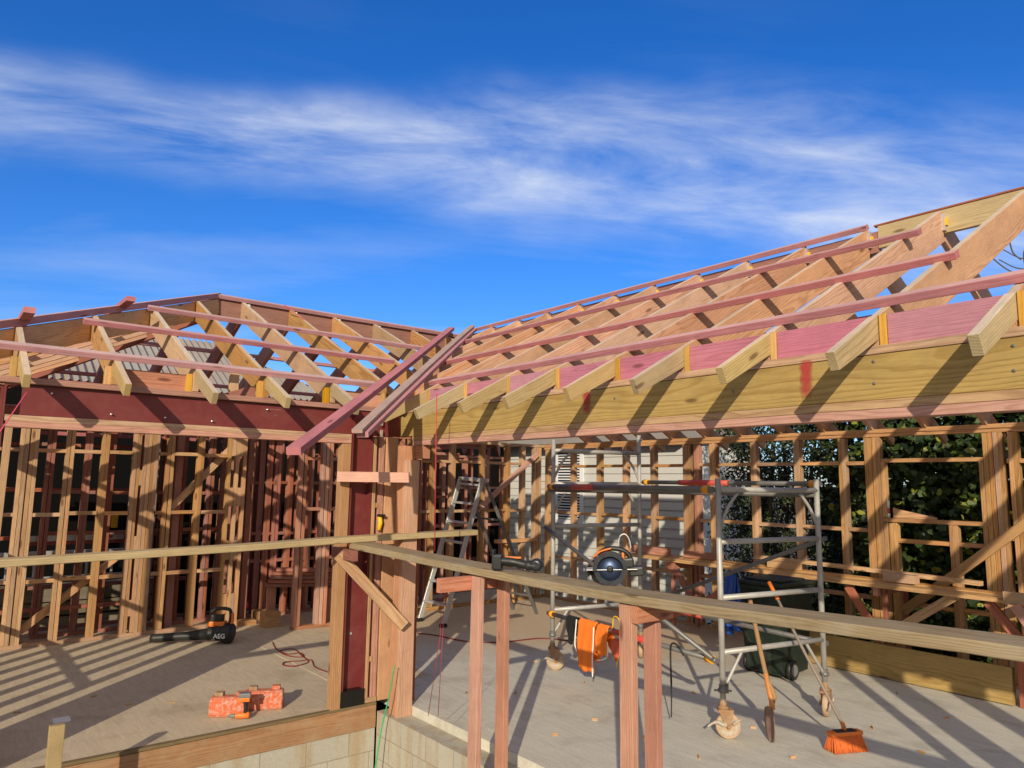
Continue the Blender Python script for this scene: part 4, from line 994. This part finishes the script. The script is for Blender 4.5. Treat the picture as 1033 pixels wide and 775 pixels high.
q = MB(); q.tube(bez([(-.10,.0,.185),(-.05,-.005,.218),(.02,-.005,.232)]), .006, 8); q.box(.085,.10,-.02,.03,.15,.2,.004); q.build('handle_trim', M['orange'], cs, fr)
q = MB(); q.tube(bez([(.07,.03,.24),(.085,.03,.30),(.12,.03,.315),(.145,.03,.28),(.15,.03,.22)]), .0045, 8); q.build('hanging_hook', M['alu'], cs, fr)
q = MB(); q.box(-.03,.035,-.046,-.0445,.185,.205); q.build('guard_label', M['white'], cs, fr)
q = MB(); q.box(.12,.22,.0,.09,.04,.10,.012); q.build('battery', M['black'], cs, fr)
# multi tool further along the plank
mp_ = onz(521, 576, 1.4365)
mt = thing('reciprocating_saw', (mp_.x, mp_.y, 1.4365), 'black and orange cordless hand tool lying on the plank left of the scaffold', 'power tool', None, math.atan2(AR.y, AR.x)-.2)
fr = wmat(mt)
q = MB(); q.tube(bez([(-.10,0,.06),(-.02,0,.055),(.06,0,.04),(.13,0,.035)]), [.03]*9+[.027]*8+[.032]*8, 12); q.build('body', M['black'], mt, fr)
MB().box(-.16,-.095,-.035,.035,.004,.10,.01).build('battery', M['black'], mt, fr)
MB().box(-.155,-.145,-.037,.037,.02,.13,.003).build('battery_clip', M['black'], mt, fr)
MB().box(-.08,.03,-.010,.010,.078,.090,.004).build('trim', M['orange'], mt, fr)
q = MB(); q.lathe([(.018,-.03),(.04,-.03),(.042,-.0),(.04,.03),(.018,.03)], T(.13,0,.042) @ Xr, 18); q.build('head', M['gunmetal'], mt, fr)
# dark square of cloth hanging behind the saw
cloth('black_rag', lp(.44, 1.50) if False else ony(607, 571, 5.6), ex, .30, .18, M['darkcloth'], 'black sheet slung under the scaffold brace behind the circular saw', 'rag', taper=-.3)

# ------------------------------------------------------------------ leaf blower, tools on the left floor
bp_ = onz(222, 649, 0)
lb = thing('leaf_blower', (bp_.x, bp_.y, 0), 'black and orange cordless leaf blower lying on the floor by the stud partition', 'leaf blower', None, math.atan2(AR.y, AR.x))
lb.location = (bp_.x, bp_.y, 0); fr = wmat(lb)
k_ = 1.22
sc_ = Matrix.Diagonal((k_,k_,k_,1))
q = MB(); q.tube([(-.82,-.06,.06),(-.78,-.06,.062),(-.40,-.03,.085),(-.12,0,.11)], [.05,.048,.052,.075], 16); q.build('nozzle', M['black'], lb, fr)
q = MB(); q.tube(bez([(-.14,0,.115),(-.02,0,.13),(.10,0,.12),(.17,0,.115)]), [.075]*6+[.10]*6+[.12]*6+[.12,.118,.11,.10,.08,.05,.02], 20); q.build('fan_housing', M['black'], lb, fr)
q = MB(); q.box(-.14,.06,-.055,.055,.20,.265,.02); q.build('motor_cover', M['orange'], lb, fr)
q = MB(); q.box(-.12,.02,-.045,.045,.262,.34,.012); q.build('battery', M['black'], lb, fr)
q = MB(); q.tube(bez([(-.13,0,.37),(-.06,0,.41),(.06,0,.41),(.105,0,.38),(.11,0,.28),(.08,0,.20)]), .021, 10); q.build('handle', M['black'], lb, fr)
q = MB(); q.tube(bez([(.128,0,.36),(.134,0,.28),(.115,0,.20)]), .02, 8); q.build('handle_trim', M['orange'], lb, fr)
def text(s, size, mat, parent, mw, name='lettering'):
    cu = bpy.data.curves.new('txt','FONT'); cu.body = s; cu.size = size; cu.extrude = .002; cu.align_x = 'CENTER'; cu.align_y = 'CENTER'; cu.offset = size*.018
    ob = bpy.data.objects.new('txt', cu); COL.objects.link(ob)
    dg = bpy.context.evaluated_depsgraph_get(); me = bpy.data.meshes.new_from_object(ob.evaluated_get(dg))
    bpy.data.objects.remove(ob); bpy.data.curves.remove(cu)
    return link(name, me, mat, parent, mw)
text('AEG', .075, M['white'], lb, fr @ T(.03,-.122,.105) @ Matrix.Rotation(math.pi/2,4,'X'))
# two dusty orange cases with an impact driver
def case(px_, py_, rz, L, label):
    p = onz(px_, py_, 0)
    t = thing('tool_case', (p.x, p.y, 0), label, 'tool case', 'dusty orange cases', math.atan2(AR.y, AR.x)+rz)
    fr = wmat(t)
    q = MB(); h = .155; d_ = .085
    q.prism([(-d_,.012),(-d_+.012,0),(d_-.012,0),(d_,.012),(d_,h*.62),(d_-.03,h-.006),(d_-.05,h),(-d_+.05,h),(-d_+.03,h-.006),(-d_,h*.62)], -L/2, L/2, frame((0,0,0), (0,-1,0), (0,0,1)))
    bmesh.ops.bevel(q.bm, geom=list(q.bm.edges), offset=.007, segments=2, affect='EDGES')
    q.build('shell', M['dusty'], t, fr)
    for x in (-L*.3, L*.3): MB().box(x-.035, x+.035, -.02, .05, h-.002, h+.03, .008).build('latch', M['dusty'] if x > 0 else M['rust'], t, fr)
    MB().lathe([(.028,0),(.028,.005)], T(-L/2-.003,.0,.08) @ Matrix.Rotation(-math.pi/2,4,'Y'), 12).build('end_cap', M['black'], t, fr)
    return t
case(231, 721, .10, .30, 'dusty orange tool case on the left floor, the left one of two')
case(266, 714, .22, .32, 'dusty orange tool case on the left floor, the right one with a clean bright side')
p = onz(247, 724, 0)
dr = thing('impact_driver', (p.x+.02, p.y-.02, 0), 'orange and black impact driver resting on its chuck between the orange cases', 'drill', None, math.atan2(AR.y, AR.x)+.25)
fr = wmat(dr) @ Matrix.Diagonal((.66,.66,.66,1))
q = MB(); q.lathe([(.012,-.16),(.018,-.12),(.034,-.09),(.04,.0),(.04,.06),(.03,.075)], T(0,-.03,.05) @ Matrix.Rotation(math.pi/2,4,'Y'), 14); q.build('body', M['orange'], dr, fr)
MB().lathe([(.012,-.19),(.022,-.15),(.030,-.115),(.030,-.10)], T(0,-.03,.05) @ Matrix.Rotation(math.pi/2,4,'Y'), 12).build('chuck', M['grey'], dr, fr)
q = MB(); q.tube(bez([(.02,-.03,.07),(.025,-.03,.15),(.01,-.03,.24)]), .026, 10); q.build('handle', M['black'], dr, fr)
MB().box(-.075,.07,-.075,.015,.22,.27,.01).build('foot', M['orange'], dr, fr)
MB().box(-.07,.08,-.08,.02,.27,.325,.012).build('battery', M['grey'], dr, fr)
# red extension cord, coiled
def path(pxs, z=.008): return bez([onz(a, b, z) for a, b in pxs], 8)
o = tubeobj('extension_cord', path([(275,648),(279,655),(290,660),(303,659),(306,663),(292,662),(282,657),(296,655),(305,662),(311,668),(298,672),(286,671),(288,668),(303,667),(314,666),(318,673),(333,679)]), .007, M['redcord'], None, 6); tag(o, 'thin dark red extension cord looped on the left floor', 'cord')
o = tubeobj('extension_cord', path([(421,639),(440,641),(470,647),(505,648),(545,644),(575,646),(600,642)]), .008, M['redcord'], None, 6); tag(o, 'red extension cord stretched across the slab behind the scaffold caster', 'cord')
# string lines and hose
def line(name, pts, r, mat, label): o = tubeobj(name, pts, r, mat, None, 5); return tag(o, label, 'string line')
line('string_line', [ony(440.5, 397, 3.25), ony(439.5, 470, 3.30), ony(438.5, 556, 3.36)], .004, M['redline'], 'taut red string hanging from the first rafter tail of the right wing')
line('string_line', [ony(445.3, 592, 2.9), ony(444.2, 640, 2.95), ony(432, 722, 3.2)], .0025, M['pinkline'], 'pink string hanging under the plank, the left strand')
line('string_line', [ony(449, 592, 2.9), ony(446.5, 640, 2.95), ony(442, 722, 3.2)], .0025, M['pinkline'], 'pink string hanging under the plank, the right strand')
line('string_line', [onx(27, 396, -5.7), onx(-20, 465, -5.6)], .004, M['pinkline'], 'pink string running down from the leftmost rafter tail')
line('string_line', bez([onx(287, 308, -8.6), onx(345, 352, -7.9), onx(390, 392, -7.0), onx(440, 427, -6.3)]), .005, M['redline'], 'red string draped down the left roof over the battens')
o = tubeobj('hose', bez([ony(398, 672, 3.40), ony(392, 705, 3.38), ony(385, 735, 3.35), ony(376, 790, 3.28)]), .006, M['greenline'], None, 8); tag(o, 'bright green hose hanging down the inside corner of the foundation', 'hose')
# hand saw handle on the stud panel
v = onx(383, 521, XF+.01)
hs_ = thing('hand_saw', v, 'yellow handled saw tucked into the stud panel beside the red column', 'saw')
MB().tube([v+Vector((0,0,.0)), v+Vector((.0,.01,-.06)), v+Vector((-.0,-.004,-.13))], [.02,.024,.018], 10).build('handle', M['yellow'], hs_)
MB().box(v.x-.02,v.x+.03,v.y-.02,v.y+.045,v.z-.004,v.z+.02,.006).build('pommel', M['black'], hs_)
# window sill bits
sx_ = lambda p, q: ony(p, q, YW+.02)
a = sx_(895, 517); z0 = 1.657
t = thing('sealant_tube', (a.x, YW+.04, z0), 'red and white sealant cartridge standing on the framed window sill', 'sealant tube')
MB().lathe([(.024,0),(.024,.05)], T(a.x,YW+.04,z0), 14).build('base_band', M['white'], t)
MB().lathe([(.0245,.05),(.0245,.11)], T(a.x,YW+.04,z0), 14).build('label_band', M['redtube'], t)
MB().lathe([(.024,.11),(.024,.20),(.01,.205),(.007,.235)], T(a.x,YW+.04,z0), 14).build('nozzle_end', M['white'], t)
b = sx_(943, 515)
q = MB(); q.prism([(0,0),(b.x-a.x-.06,0),(b.x-a.x-.06,.02),(.28,.055),(.0,.11)], 0, .04, frame((a.x+.06, YW+.075, z0+.0005), (1,0,0), (0,0,1)))
tag(q.build('offcut', W['tan']), 'tapered timber offcut lying on the framed window sill', 'offcut')
# stake and scraps in the front left
s0 = onx(50, 733, -5.62)
q = MB(); e = .03; zt = s0.z
q.box(-5.65,-5.605,s0.y,s0.y+.085,-.8,zt,.003); tag(q.build('stake', W['green']), 'pale timber stake standing in front of the left floor edge', 'stake')
p = onz(62, 728, 0); o = bx('offcut', p.x-.05, p.x+.05, p.y-.06, p.y+.06, .001, .022, M['white']); tag(o, 'small whitish scrap on the floor edge behind the stake', 'offcut')
for i, (a_, b_) in enumerate(((175,709),(131,668),(95,703),(18,719),(130,711))):
    p = onz(a_, b_, 0); o = bx('scrap', p.x-.012, p.x+.012, p.y-.03, p.y+.02, .001, .008, W['tan']); tag(o, 'tiny pale timber scrap on the left floor', 'scrap', 'timber scraps on the left floor')
src = None
for i, (a_, b_) in enumerate(((520,700),(560,742),(600,727),(650,745),(700,700),(705,765),(760,735),(880,735),(905,700),(930,760),(800,765),(540,668),(590,690),(470,700),(955,725))):
    p = onz(a_, b_, 0)
    if src is None:
        o = src = bx('scrap', -.012, .012, -.03, .02, .0, .008, W['pine'])
    else:
        o = src.copy(); COL.objects.link(o)
    o.matrix_basis = T(p.x, p.y, .006) @ Matrix.Rotation(R.uniform(0,6), 4, 'Z') @ Matrix.Rotation(math.pi/2, 4, 'Z')
    tag(o, 'tiny pale timber scrap on the concrete slab', 'scrap', 'timber scraps on the concrete slab')
# timber stack in the passage
t = thing('timber_stack', (-10.3, 4.6, 0), 'shadowy stack of short boards on bearers in the dark passage', 'timber stack')
for k in range(5): bd('board', (-10.35+.02*k, 3.95+.03*k, .52+.055*k), (-9.95, 5.0, .50+.05*k), .045, .14, W['red'], t)
bx('bearer', -10.4, -10.3, 4.0, 4.1, .0, .49, W['pink'], t); bx('bearer', -10.05, -9.95, 4.75, 4.85, .0, .47, W['pink'], t)
for i, (a_, b_, w_) in enumerate(((247,630,.25),(262,625,.2),(272,632,.22))):
    p = onz(a_, b_, 0); o = bx('offcut', p.x-.1, p.x+.1, p.y-w_/2, p.y+w_/2, .001, .06+.07*i, W['tan']); tag(o, ('flat tan offcut at the end of the slatted studs','middle tan offcut on the passage floor','tallest tan offcut on the passage floor')[i], 'offcut')
p = onx(247, 611, XP-.3); q = MB(); q.lathe([(.02,-.06),(.05,-.03),(.05,.03),(.02,.06)], T(*p), 10)
tag(q.build('paint_can', M['pinkline']), 'small pink object on the pile beside the slatted studs', 'can')
# spirit level, behind the partition
a = onx(30, 544, XB+.25); b = onx(125, 541, XB+.25)
lv = thing('spirit_level', (a.x, (a.y+b.y)/2, a.z), 'long silver spirit level with a red mark behind the left studs', 'spirit level')
bd('body', (a.x,a.y,a.z), (a.x,b.y,a.z), .075, .03, M['alu'], lv)
bd('label_plate', (a.x+.018,a.y+.78*(b.y-a.y)-.1,a.z), (a.x+.018,a.y+.78*(b.y-a.y)+.1,a.z), .035, .004, M['redtube'], lv)
bx('bracket', XB+.09, XB+.26, a.y-.02, b.y+.02, a.z-.085, a.z-.04, W['red'], lv)
v = onx(115.5, 525, XB+.22); MB().box(v.x-.03,v.x+.03,v.y-.04,v.y+.04,v.z-.10,v.z+.10,.01).build('nail_box', M['yellow'])
tag(bpy.data.objects['nail_box'], 'yellow box hanging on a stud behind the packed stud group', 'box')

# ------------------------------------------------------------------ beyond the frame
# stacked boards and a ladder outside, behind the left wing
t = thing('timber_stack', (-12.9, 1.4, -.8), 'pale stack of boards outside behind the left wing', 'timber stack')
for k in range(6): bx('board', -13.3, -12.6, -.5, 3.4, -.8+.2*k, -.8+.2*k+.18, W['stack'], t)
t = thing('ladder', (-12.4, 1.4, .42), 'aluminium ladder lying on its side along the pale stack of boards', 'ladder')
for z in (.50, .86): bx('rail', -12.55, -12.5, -.4, 2.6, z, z+.07, M['alu'], t)
for k in range(9): bx('rung', -12.54, -12.51, -.25+.33*k, -.22+.33*k, .571, .859, M['alu'], t)
bx('bearer', -12.58, -12.47, .2, .3, .40, .498, W['tan'], t)
# dark shed with a corrugated roof
sh_ = thing('shed', (-16, 4, -.8), 'black walled shed with a weathered corrugated roof behind the left wing', 'shed')
MB().box(-19.0, -14.2, -3.0, 11.2, -.8, 3.60).build('wall', M['darkwall'], sh_)  # plain near-black box, the dark backdrop between the studs
M['iron'] = plain('weathered_corrugated_iron', rgb(.29,.27,.25), .7, .1, .25, 3, dirt=(.25,.16,.11,1), dirtamt=.6, dscale=1.5)
def hip_plane(x0, z0, x1, z1, y0, y1, r0, r1, name):
    """corrugated roof plane: eave from y0 to y1 at x0, ridge from r0 to r1 at x1"""
    n_ = int((y1-y0)/.13*4); vs = []
    for i in range(n_+1):
        y = y0+(y1-y0)*i/n_; dz = .03*math.sin(i*math.pi/2)
        f = 1.0 if r0 <= y <= r1 else ((y-y0)/(r0-y0) if y < r0 else (y1-y)/(y1-r1))
        vs += [(x0,y,z0+dz),(x0+(x1-x0)*f,y,z0+(z1-z0)*f+dz)]
    return link(name, mesh(name, vs, [[2*i,2*i+1,2*i+3,2*i+2] for i in range(n_)]), M['iron'], sh_)
hip_plane(-14.0, 3.60, -16.6, 5.02, 1.4, 7.0, 3.35, 4.75, 'roof'); hip_plane(-19.2, 3.60, -16.6, 5.02, 1.4, 7.0, 3.35, 4.75, 'roof')
for y_, r_ in ((1.4, 3.35), (7.0, 4.75)): link('roof', mesh('hip', [(-14.0,y_,3.60),(-19.2,y_,3.60),(-16.6,r_,5.02)], [[0,1,2]]), M['iron'], sh_)
bx('barge_board', -14.05, -14.0, 1.35, 7.05, 3.48, 3.60, M['steel'], sh_)
# neighbouring weatherboard house
hs = thing('weatherboard_house', (-10, 11.6, -.8), 'pale grey weatherboard house with louvred sash windows beyond the far wall', 'house')
YH = 11.5
xr0, xr1 = ony(487, 500, YH).x, ony(693, 500, YH).x
M['weather'] = plain('grey_white_weatherboard', rgb(.54,.53,.495), .6, 0, .06, 3, dirt=(.50,.49,.44,1), dirtamt=.25)
q = MB(); z = -.8
while z < 2.95:
    vs = [q.bm.verts.new(v) for v in ((xr0,YH-.022,z),(xr1,YH-.022,z),(xr1,YH,z+.178),(xr0,YH,z+.178),(xr0,YH,z),(xr1,YH,z))]
    q.bm.faces.new((vs[0],vs[1],vs[2],vs[3])); q.bm.faces.new((vs[0],vs[4],vs[5],vs[1]))
    z += .178
q.box(xr0, xr1, YH+.004, YH+2.2, -.8, 2.95)
q.build('wall', M['weather'], hs)
q = MB(); q.prism([(-.5,0),(1.1,.45),(2.6,0),(2.6,-.12),(-.5,-.12)], xr0-.4, xr1+.2, frame((0,YH,3.0), (0,1,0), (0,0,1)))
q.build('roof', M['iron'], hs)
bx('corner_board', xr1-.02, xr1+.06, YH-.05, YH-.024, -.8, 2.95, M['paint'], hs)
def window(x0, x1, z0, z1):
    f = MB(); fw = .10
    f.box(x0-fw,x0,YH-.06,YH-.02,z0-fw,z1+fw); f.box(x1,x1+fw,YH-.06,YH-.02,z0-fw,z1+fw); f.box(x0,x1,YH-.06,YH-.02,z1,z1+fw); f.box(x0-.02,x1+.02,YH-.08,YH-.02,z0-fw,z0)
    zm = (z0+z1)/2; f.box(x0,x1,YH-.055,YH-.025,zm-.045,zm+.045)
    w = f.build('window', M['paint'], hs)
    MB().box(x0,x1,YH-.026,YH-.0235,z0,z1).build('pane', M['glass'], w)
    l = MB(); z = z0+.03
    while z < z1-.02:
        if abs(z-zm) > .06: l.box(x0+.01,x1-.01,YH-.05,YH-.03,z-.014,z+.014, 0, None)
        z += .062
    l.build('louvre', M['paint'], w)
a = ony(564, 456, YH); b = ony(586.5, 525, YH); window(a.x, b.x, b.z, a.z)
a = ony(492, 456, YH); b = ony(498, 525, YH); window(a.x-.45, b.x, b.z, a.z)
MB().box(ony(486,527,YH).x, ony(503,527,YH).x, YH-.22, YH-.023, ony(490,531,YH).z, ony(490,524,YH).z, .01).build('meter_box', M['white'], hs)

# ------------------------------------------------------------------ trees and hedge
def leaves(name, clumps, n, size, mat, parent, rnd=True, seed=1, nseg=6):
    r = random.Random(seed); vs = []; fs = []; ti = []
    for i in range(n):
        c, rr = r.choice(clumps)
        while True:
            p = Vector((r.uniform(-1,1), r.uniform(-1,1), r.uniform(-1,1)))
            if .15 < p.length < 1: break
        p = Vector(c) + Vector((p.x*rr[0], p.y*rr[1], p.z*rr[2]))
        nrm = Vector((r.gauss(0,1)+.35, r.gauss(0,1)-.5, r.gauss(0,.8)+.5)).normalized()
        a = nrm.orthogonal().normalized(); a.rotate(Matrix.Rotation(r.random()*6.28,3,nrm)); b = nrm.cross(a)
        s = size*r.uniform(.55,1.25); k0 = len(vs)
        el = r.uniform(.6,.95) if rnd else r.uniform(.25,.4)
        for k in range(nseg):
            an = k*2*math.pi/nseg; x_ = math.cos(an); vs.append(p + a*(s*x_) + b*(s*el*math.sin(an)) + nrm*(-.22*s*x_*x_))
        fs.append(list(range(k0, k0+nseg))); ti += [r.random()]
    me = mesh(name, vs, fs)
    at = me.attributes.new('tint','FLOAT','FACE'); at.data.foreach_set('value', ti)
    return link(name, me, mat, parent)
def shrub(x, y, w, d, h, n, size, label, seed, mat='leaf', rnd=True, nm='broadleaf_tree'):
    r = random.Random(seed)
    t = thing(nm, (x,y,-.8), label, 'tree', 'hedge trees beyond the far wall')
    cl = []
    for k in range(54):
        cz = .1+.9*((k+r.random())/54); ww = w*(1-.35*max(0,cz-.6)); cl.append(((x+ww*(2*((k*.618034+.2*r.random())%1)-1), y+r.uniform(-d,d)*.7, -.7+cz*h), (r.uniform(.3,.6), r.uniform(.3,.55), r.uniform(.25,.5))))
    leaves('crown', cl, n, size, M[mat], t, rnd, seed)
    q = MB()
    for k in range(4):
        a = r.uniform(-.4,.4); q.tube(bez([(x+a*.3,y+r.uniform(-.1,.1),-.8),(x+a,y+r.uniform(-.2,.2),.5),(x+a*1.6,y+r.uniform(-.3,.3),1.6),(x+a*2.2,y,h-1.3)]), [.06-.0018*i for i in range(25)], 7)
    q.build('trunk', M['bark'], t)
    return t
for i, (x, y, w, d, h, n, s, lab, mt_) in enumerate((
    (-6.15, 10.3, .95, .5, 4.3, 20000, .042, 'fine leaved dark tree at the corner of the weatherboard house', 'leaf2'),
    (-4.6, 10.6, 1.0, .7, 4.6, 14000, .055, 'dark leafy tree seen between the studs right of the house', 'leaf'),
    (-3.1, 10.5, 1.0, .7, 4.3, 11000, .06, 'broad leaved tree behind the framed window opening', 'leaf'),
    (-1.5, 10.6, 1.1, .7, 4.2, 10000, .06, 'large leaved tree behind the right jamb of the window opening', 'leaf'),
    (.3, 10.8, 1.1, .7, 3.9, 5000, .07, 'leafy tree at the right end of the hedge', 'leaf'))):
    shrub(x, y, w, d, h, n, s, lab, 40+i, mt_, mt_ == 'leaf')
# dark boarded fence behind the hedge
fe = thing('board_fence', (-2, 12, -.8), 'dark boarded fence behind the hedge trees', 'fence')
x = -6.55
while x < 4:
    bx('paling', x, x+.145, 12.0, 12.022, -.8, 2.0+R.uniform(-.01,.01), M['darkwall'], fe); x += .15
# bare twigs at the right edge
t = thing('bare_tree', (1.9, 13.5, -.8), 'bare tree with thin drooping twigs at the right edge above the roof', 'tree')
q = MB(); q.tube(bez([(1.9,13.5,-.8),(1.8,13.5,2.5),(1.4,13.6,5.0),(.9,13.5,7.2)]), [.14-.0045*i for i in range(25)], 8); q.build('trunk', M['bark'], t)
q = MB()
for pts, r_ in (([(1045,280),(1020,274),(1003,262),(1000,258)], .012), ([(1040,272),(1024,270),(1008,262)], .010), ([(1030,262),(1022,255),(1018,243),(1014,238)], .012), ([(1045,262),(1028,260),(1012,252),(1004,249)], .009), ([(1040,240),(1033,256),(1037,275),(1050,290)], .014)):
    q.tube(bez([ony(a, b, 13.5) for a, b in pts]), r_, 6)
pp = ony(1048, 280, 13.5)
q.tube(bez([pp, (1.2,13.55,5.6)]), .02, 6)
q.build('twigs', M['bark'], t)

# ------------------------------------------------------------------ sky, sun
SUN_AZ, SUN_EL = rad(-46.5), rad(19.8)
sv = Vector((math.cos(SUN_EL)*math.cos(SUN_AZ), math.cos(SUN_EL)*math.sin(SUN_AZ), math.sin(SUN_EL)))
sl_ = bpy.data.lights.new('sun','SUN'); so = bpy.data.objects.new('sun', sl_); COL.objects.link(so)
sl_.energy = 4.0; sl_.angle = rad(.5); sl_.color = (1, .88, .69)
so.rotation_euler = sv.to_track_quat('Z','Y').to_euler(); so.location = (20,-20,20)
w = bpy.data.worlds.new('World'); S.world = w; w.use_nodes = True; n = w.node_tree; n.nodes.clear()
out = node(n,'ShaderNodeOutputWorld'); bg = node(n,'ShaderNodeBackground'); n.links.new(bg.outputs[0], out.inputs[0])
sky = node(n,'ShaderNodeTexSky', sky_type='NISHITA', sun_disc=False, sun_elevation=SUN_EL, sun_rotation=math.atan2(sv.x, sv.y), altitude=0, air_density=1.0, dust_density=.4, ozone_density=3.0)
gm = node(n,'ShaderNodeTexCoord').outputs['Generated']
nrm = node(n,'ShaderNodeVectorMath', operation='NORMALIZE', ins={0: gm}).outputs[0]
sep = node(n,'ShaderNodeSeparateXYZ', ins={0: nrm})
# cirrus band: distance from a great circle, broken up by stretched noise
d1, d2 = ray(0,118).normalized(), ray(1033,200).normalized()
gn = d1.cross(d2).normalized()
if gn.z < 0: gn = -gn
al = Vector((d2-d1)).normalized(); acr = gn.cross(al)
dist = node(n,'ShaderNodeVectorMath', operation='DOT_PRODUCT', ins={0: nrm, 1: gn}).outputs['Value']
ua = node(n,'ShaderNodeVectorMath', operation='DOT_PRODUCT', ins={0: nrm, 1: al}).outputs['Value']
cc = node(n,'ShaderNodeCombineXYZ', ins={0: ua, 1: dist, 2: 0.0}).outputs[0]
wob = node(n,'ShaderNodeTexNoise', ins={'Vector': cc, 'Scale': 3.0, 'Detail': 3}).outputs[0]
dd = mth(n,'ADD', dist, mth(n,'MULTIPLY', mth(n,'SUBTRACT',wob,.5), .14))
wid = mth(n,'MULTIPLY_ADD', ua, .045, .085)
band_ = node(n,'ShaderNodeMapRange', interpolation_type='SMOOTHERSTEP', ins={0: mth(n,'ABSOLUTE',mth(n,'DIVIDE',dd,wid)), 1: .15, 2: 1.35, 3: 1.0, 4: 0.0}).outputs[0]
mp1 = node(n,'ShaderNodeMapping', ins={0: cc, 2: (0,0,.25), 3: (2.0, 7.5, 1)}).outputs[0]
n1 = node(n,'ShaderNodeTexNoise', ins={'Vector': mp1, 'Scale': 1.7, 'Detail': 12, 'Roughness': .62, 'Distortion': .45}).outputs[0]
st1 = node(n,'ShaderNodeMapRange', ins={0: n1, 1: .34, 2: .70, 3: 0.08, 4: 1.0}).outputs[0]
mp2 = node(n,'ShaderNodeMapping', ins={0: cc, 1: (3,1,0), 2: (0,0,-.12), 3: (1.6, 10, 1)}).outputs[0]
n2 = node(n,'ShaderNodeTexNoise', ins={'Vector': mp2, 'Scale': 1.3, 'Detail': 8, 'Roughness': .55, 'Distortion': .3}).outputs[0]
veil = node(n,'ShaderNodeMapRange', ins={0: n2, 1: .52, 2: .78, 3: 0.0, 4: .30}).outputs[0]
low = node(n,'ShaderNodeMapRange', ins={0: dist, 1: .03, 2: -.25, 3: .1, 4: 1.0}).outputs[0]
fb = node(n,'ShaderNodeTexNoise', ins={'Vector': node(n,'ShaderNodeMapping', ins={0: cc, 2: (0,0,.32), 3: (6, 26, 1)}).outputs[0], 'Scale': 1.0, 'Detail': 9, 'Roughness': .66, 'Distortion': .7}).outputs[0]
st1 = mth(n,'MULTIPLY', st1, node(n,'ShaderNodeMapRange', ins={0: fb, 1: .25, 2: .72, 3: .55, 4: 1.2}).outputs[0])
cl = mth(n,'ADD', mth(n,'MULTIPLY', mth(n,'MULTIPLY', band_, st1), .72), mth(n,'MULTIPLY', veil, low), clamp=True)
skc = node(n,'ShaderNodeHueSaturation', ins={0: .5, 1: 1.32, 2: .98, 4: sky.outputs[0]}).outputs[0]
skc = mixc(n, 1.0, skc, rgb(.64,.79,1.17), 'MULTIPLY')
# warm-white glow added to the unseen sky around the sun, as fill light
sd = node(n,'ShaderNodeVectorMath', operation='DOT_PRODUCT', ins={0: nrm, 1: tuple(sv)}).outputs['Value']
fill_glow = node(n,'ShaderNodeMapRange', interpolation_type='SMOOTHSTEP', ins={0: sd, 1: -.15, 2: .9, 3: 0.0, 4: .8}).outputs[0]
final = mixc(n, fill_glow, mixc(n, cl, skc, rgb(5.4,5.8,6.5)), rgb(5.6,5.2,4.3))
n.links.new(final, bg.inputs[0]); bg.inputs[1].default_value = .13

S.view_settings.view_transform = 'Standard'; S.view_settings.look = 'None'; S.view_settings.gamma = 1
S.view_settings.use_curve_mapping = False; S.view_settings.exposure = 0.19
S.render.engine = 'CYCLES'
S.render.resolution_x, S.render.resolution_y = 1024, 768
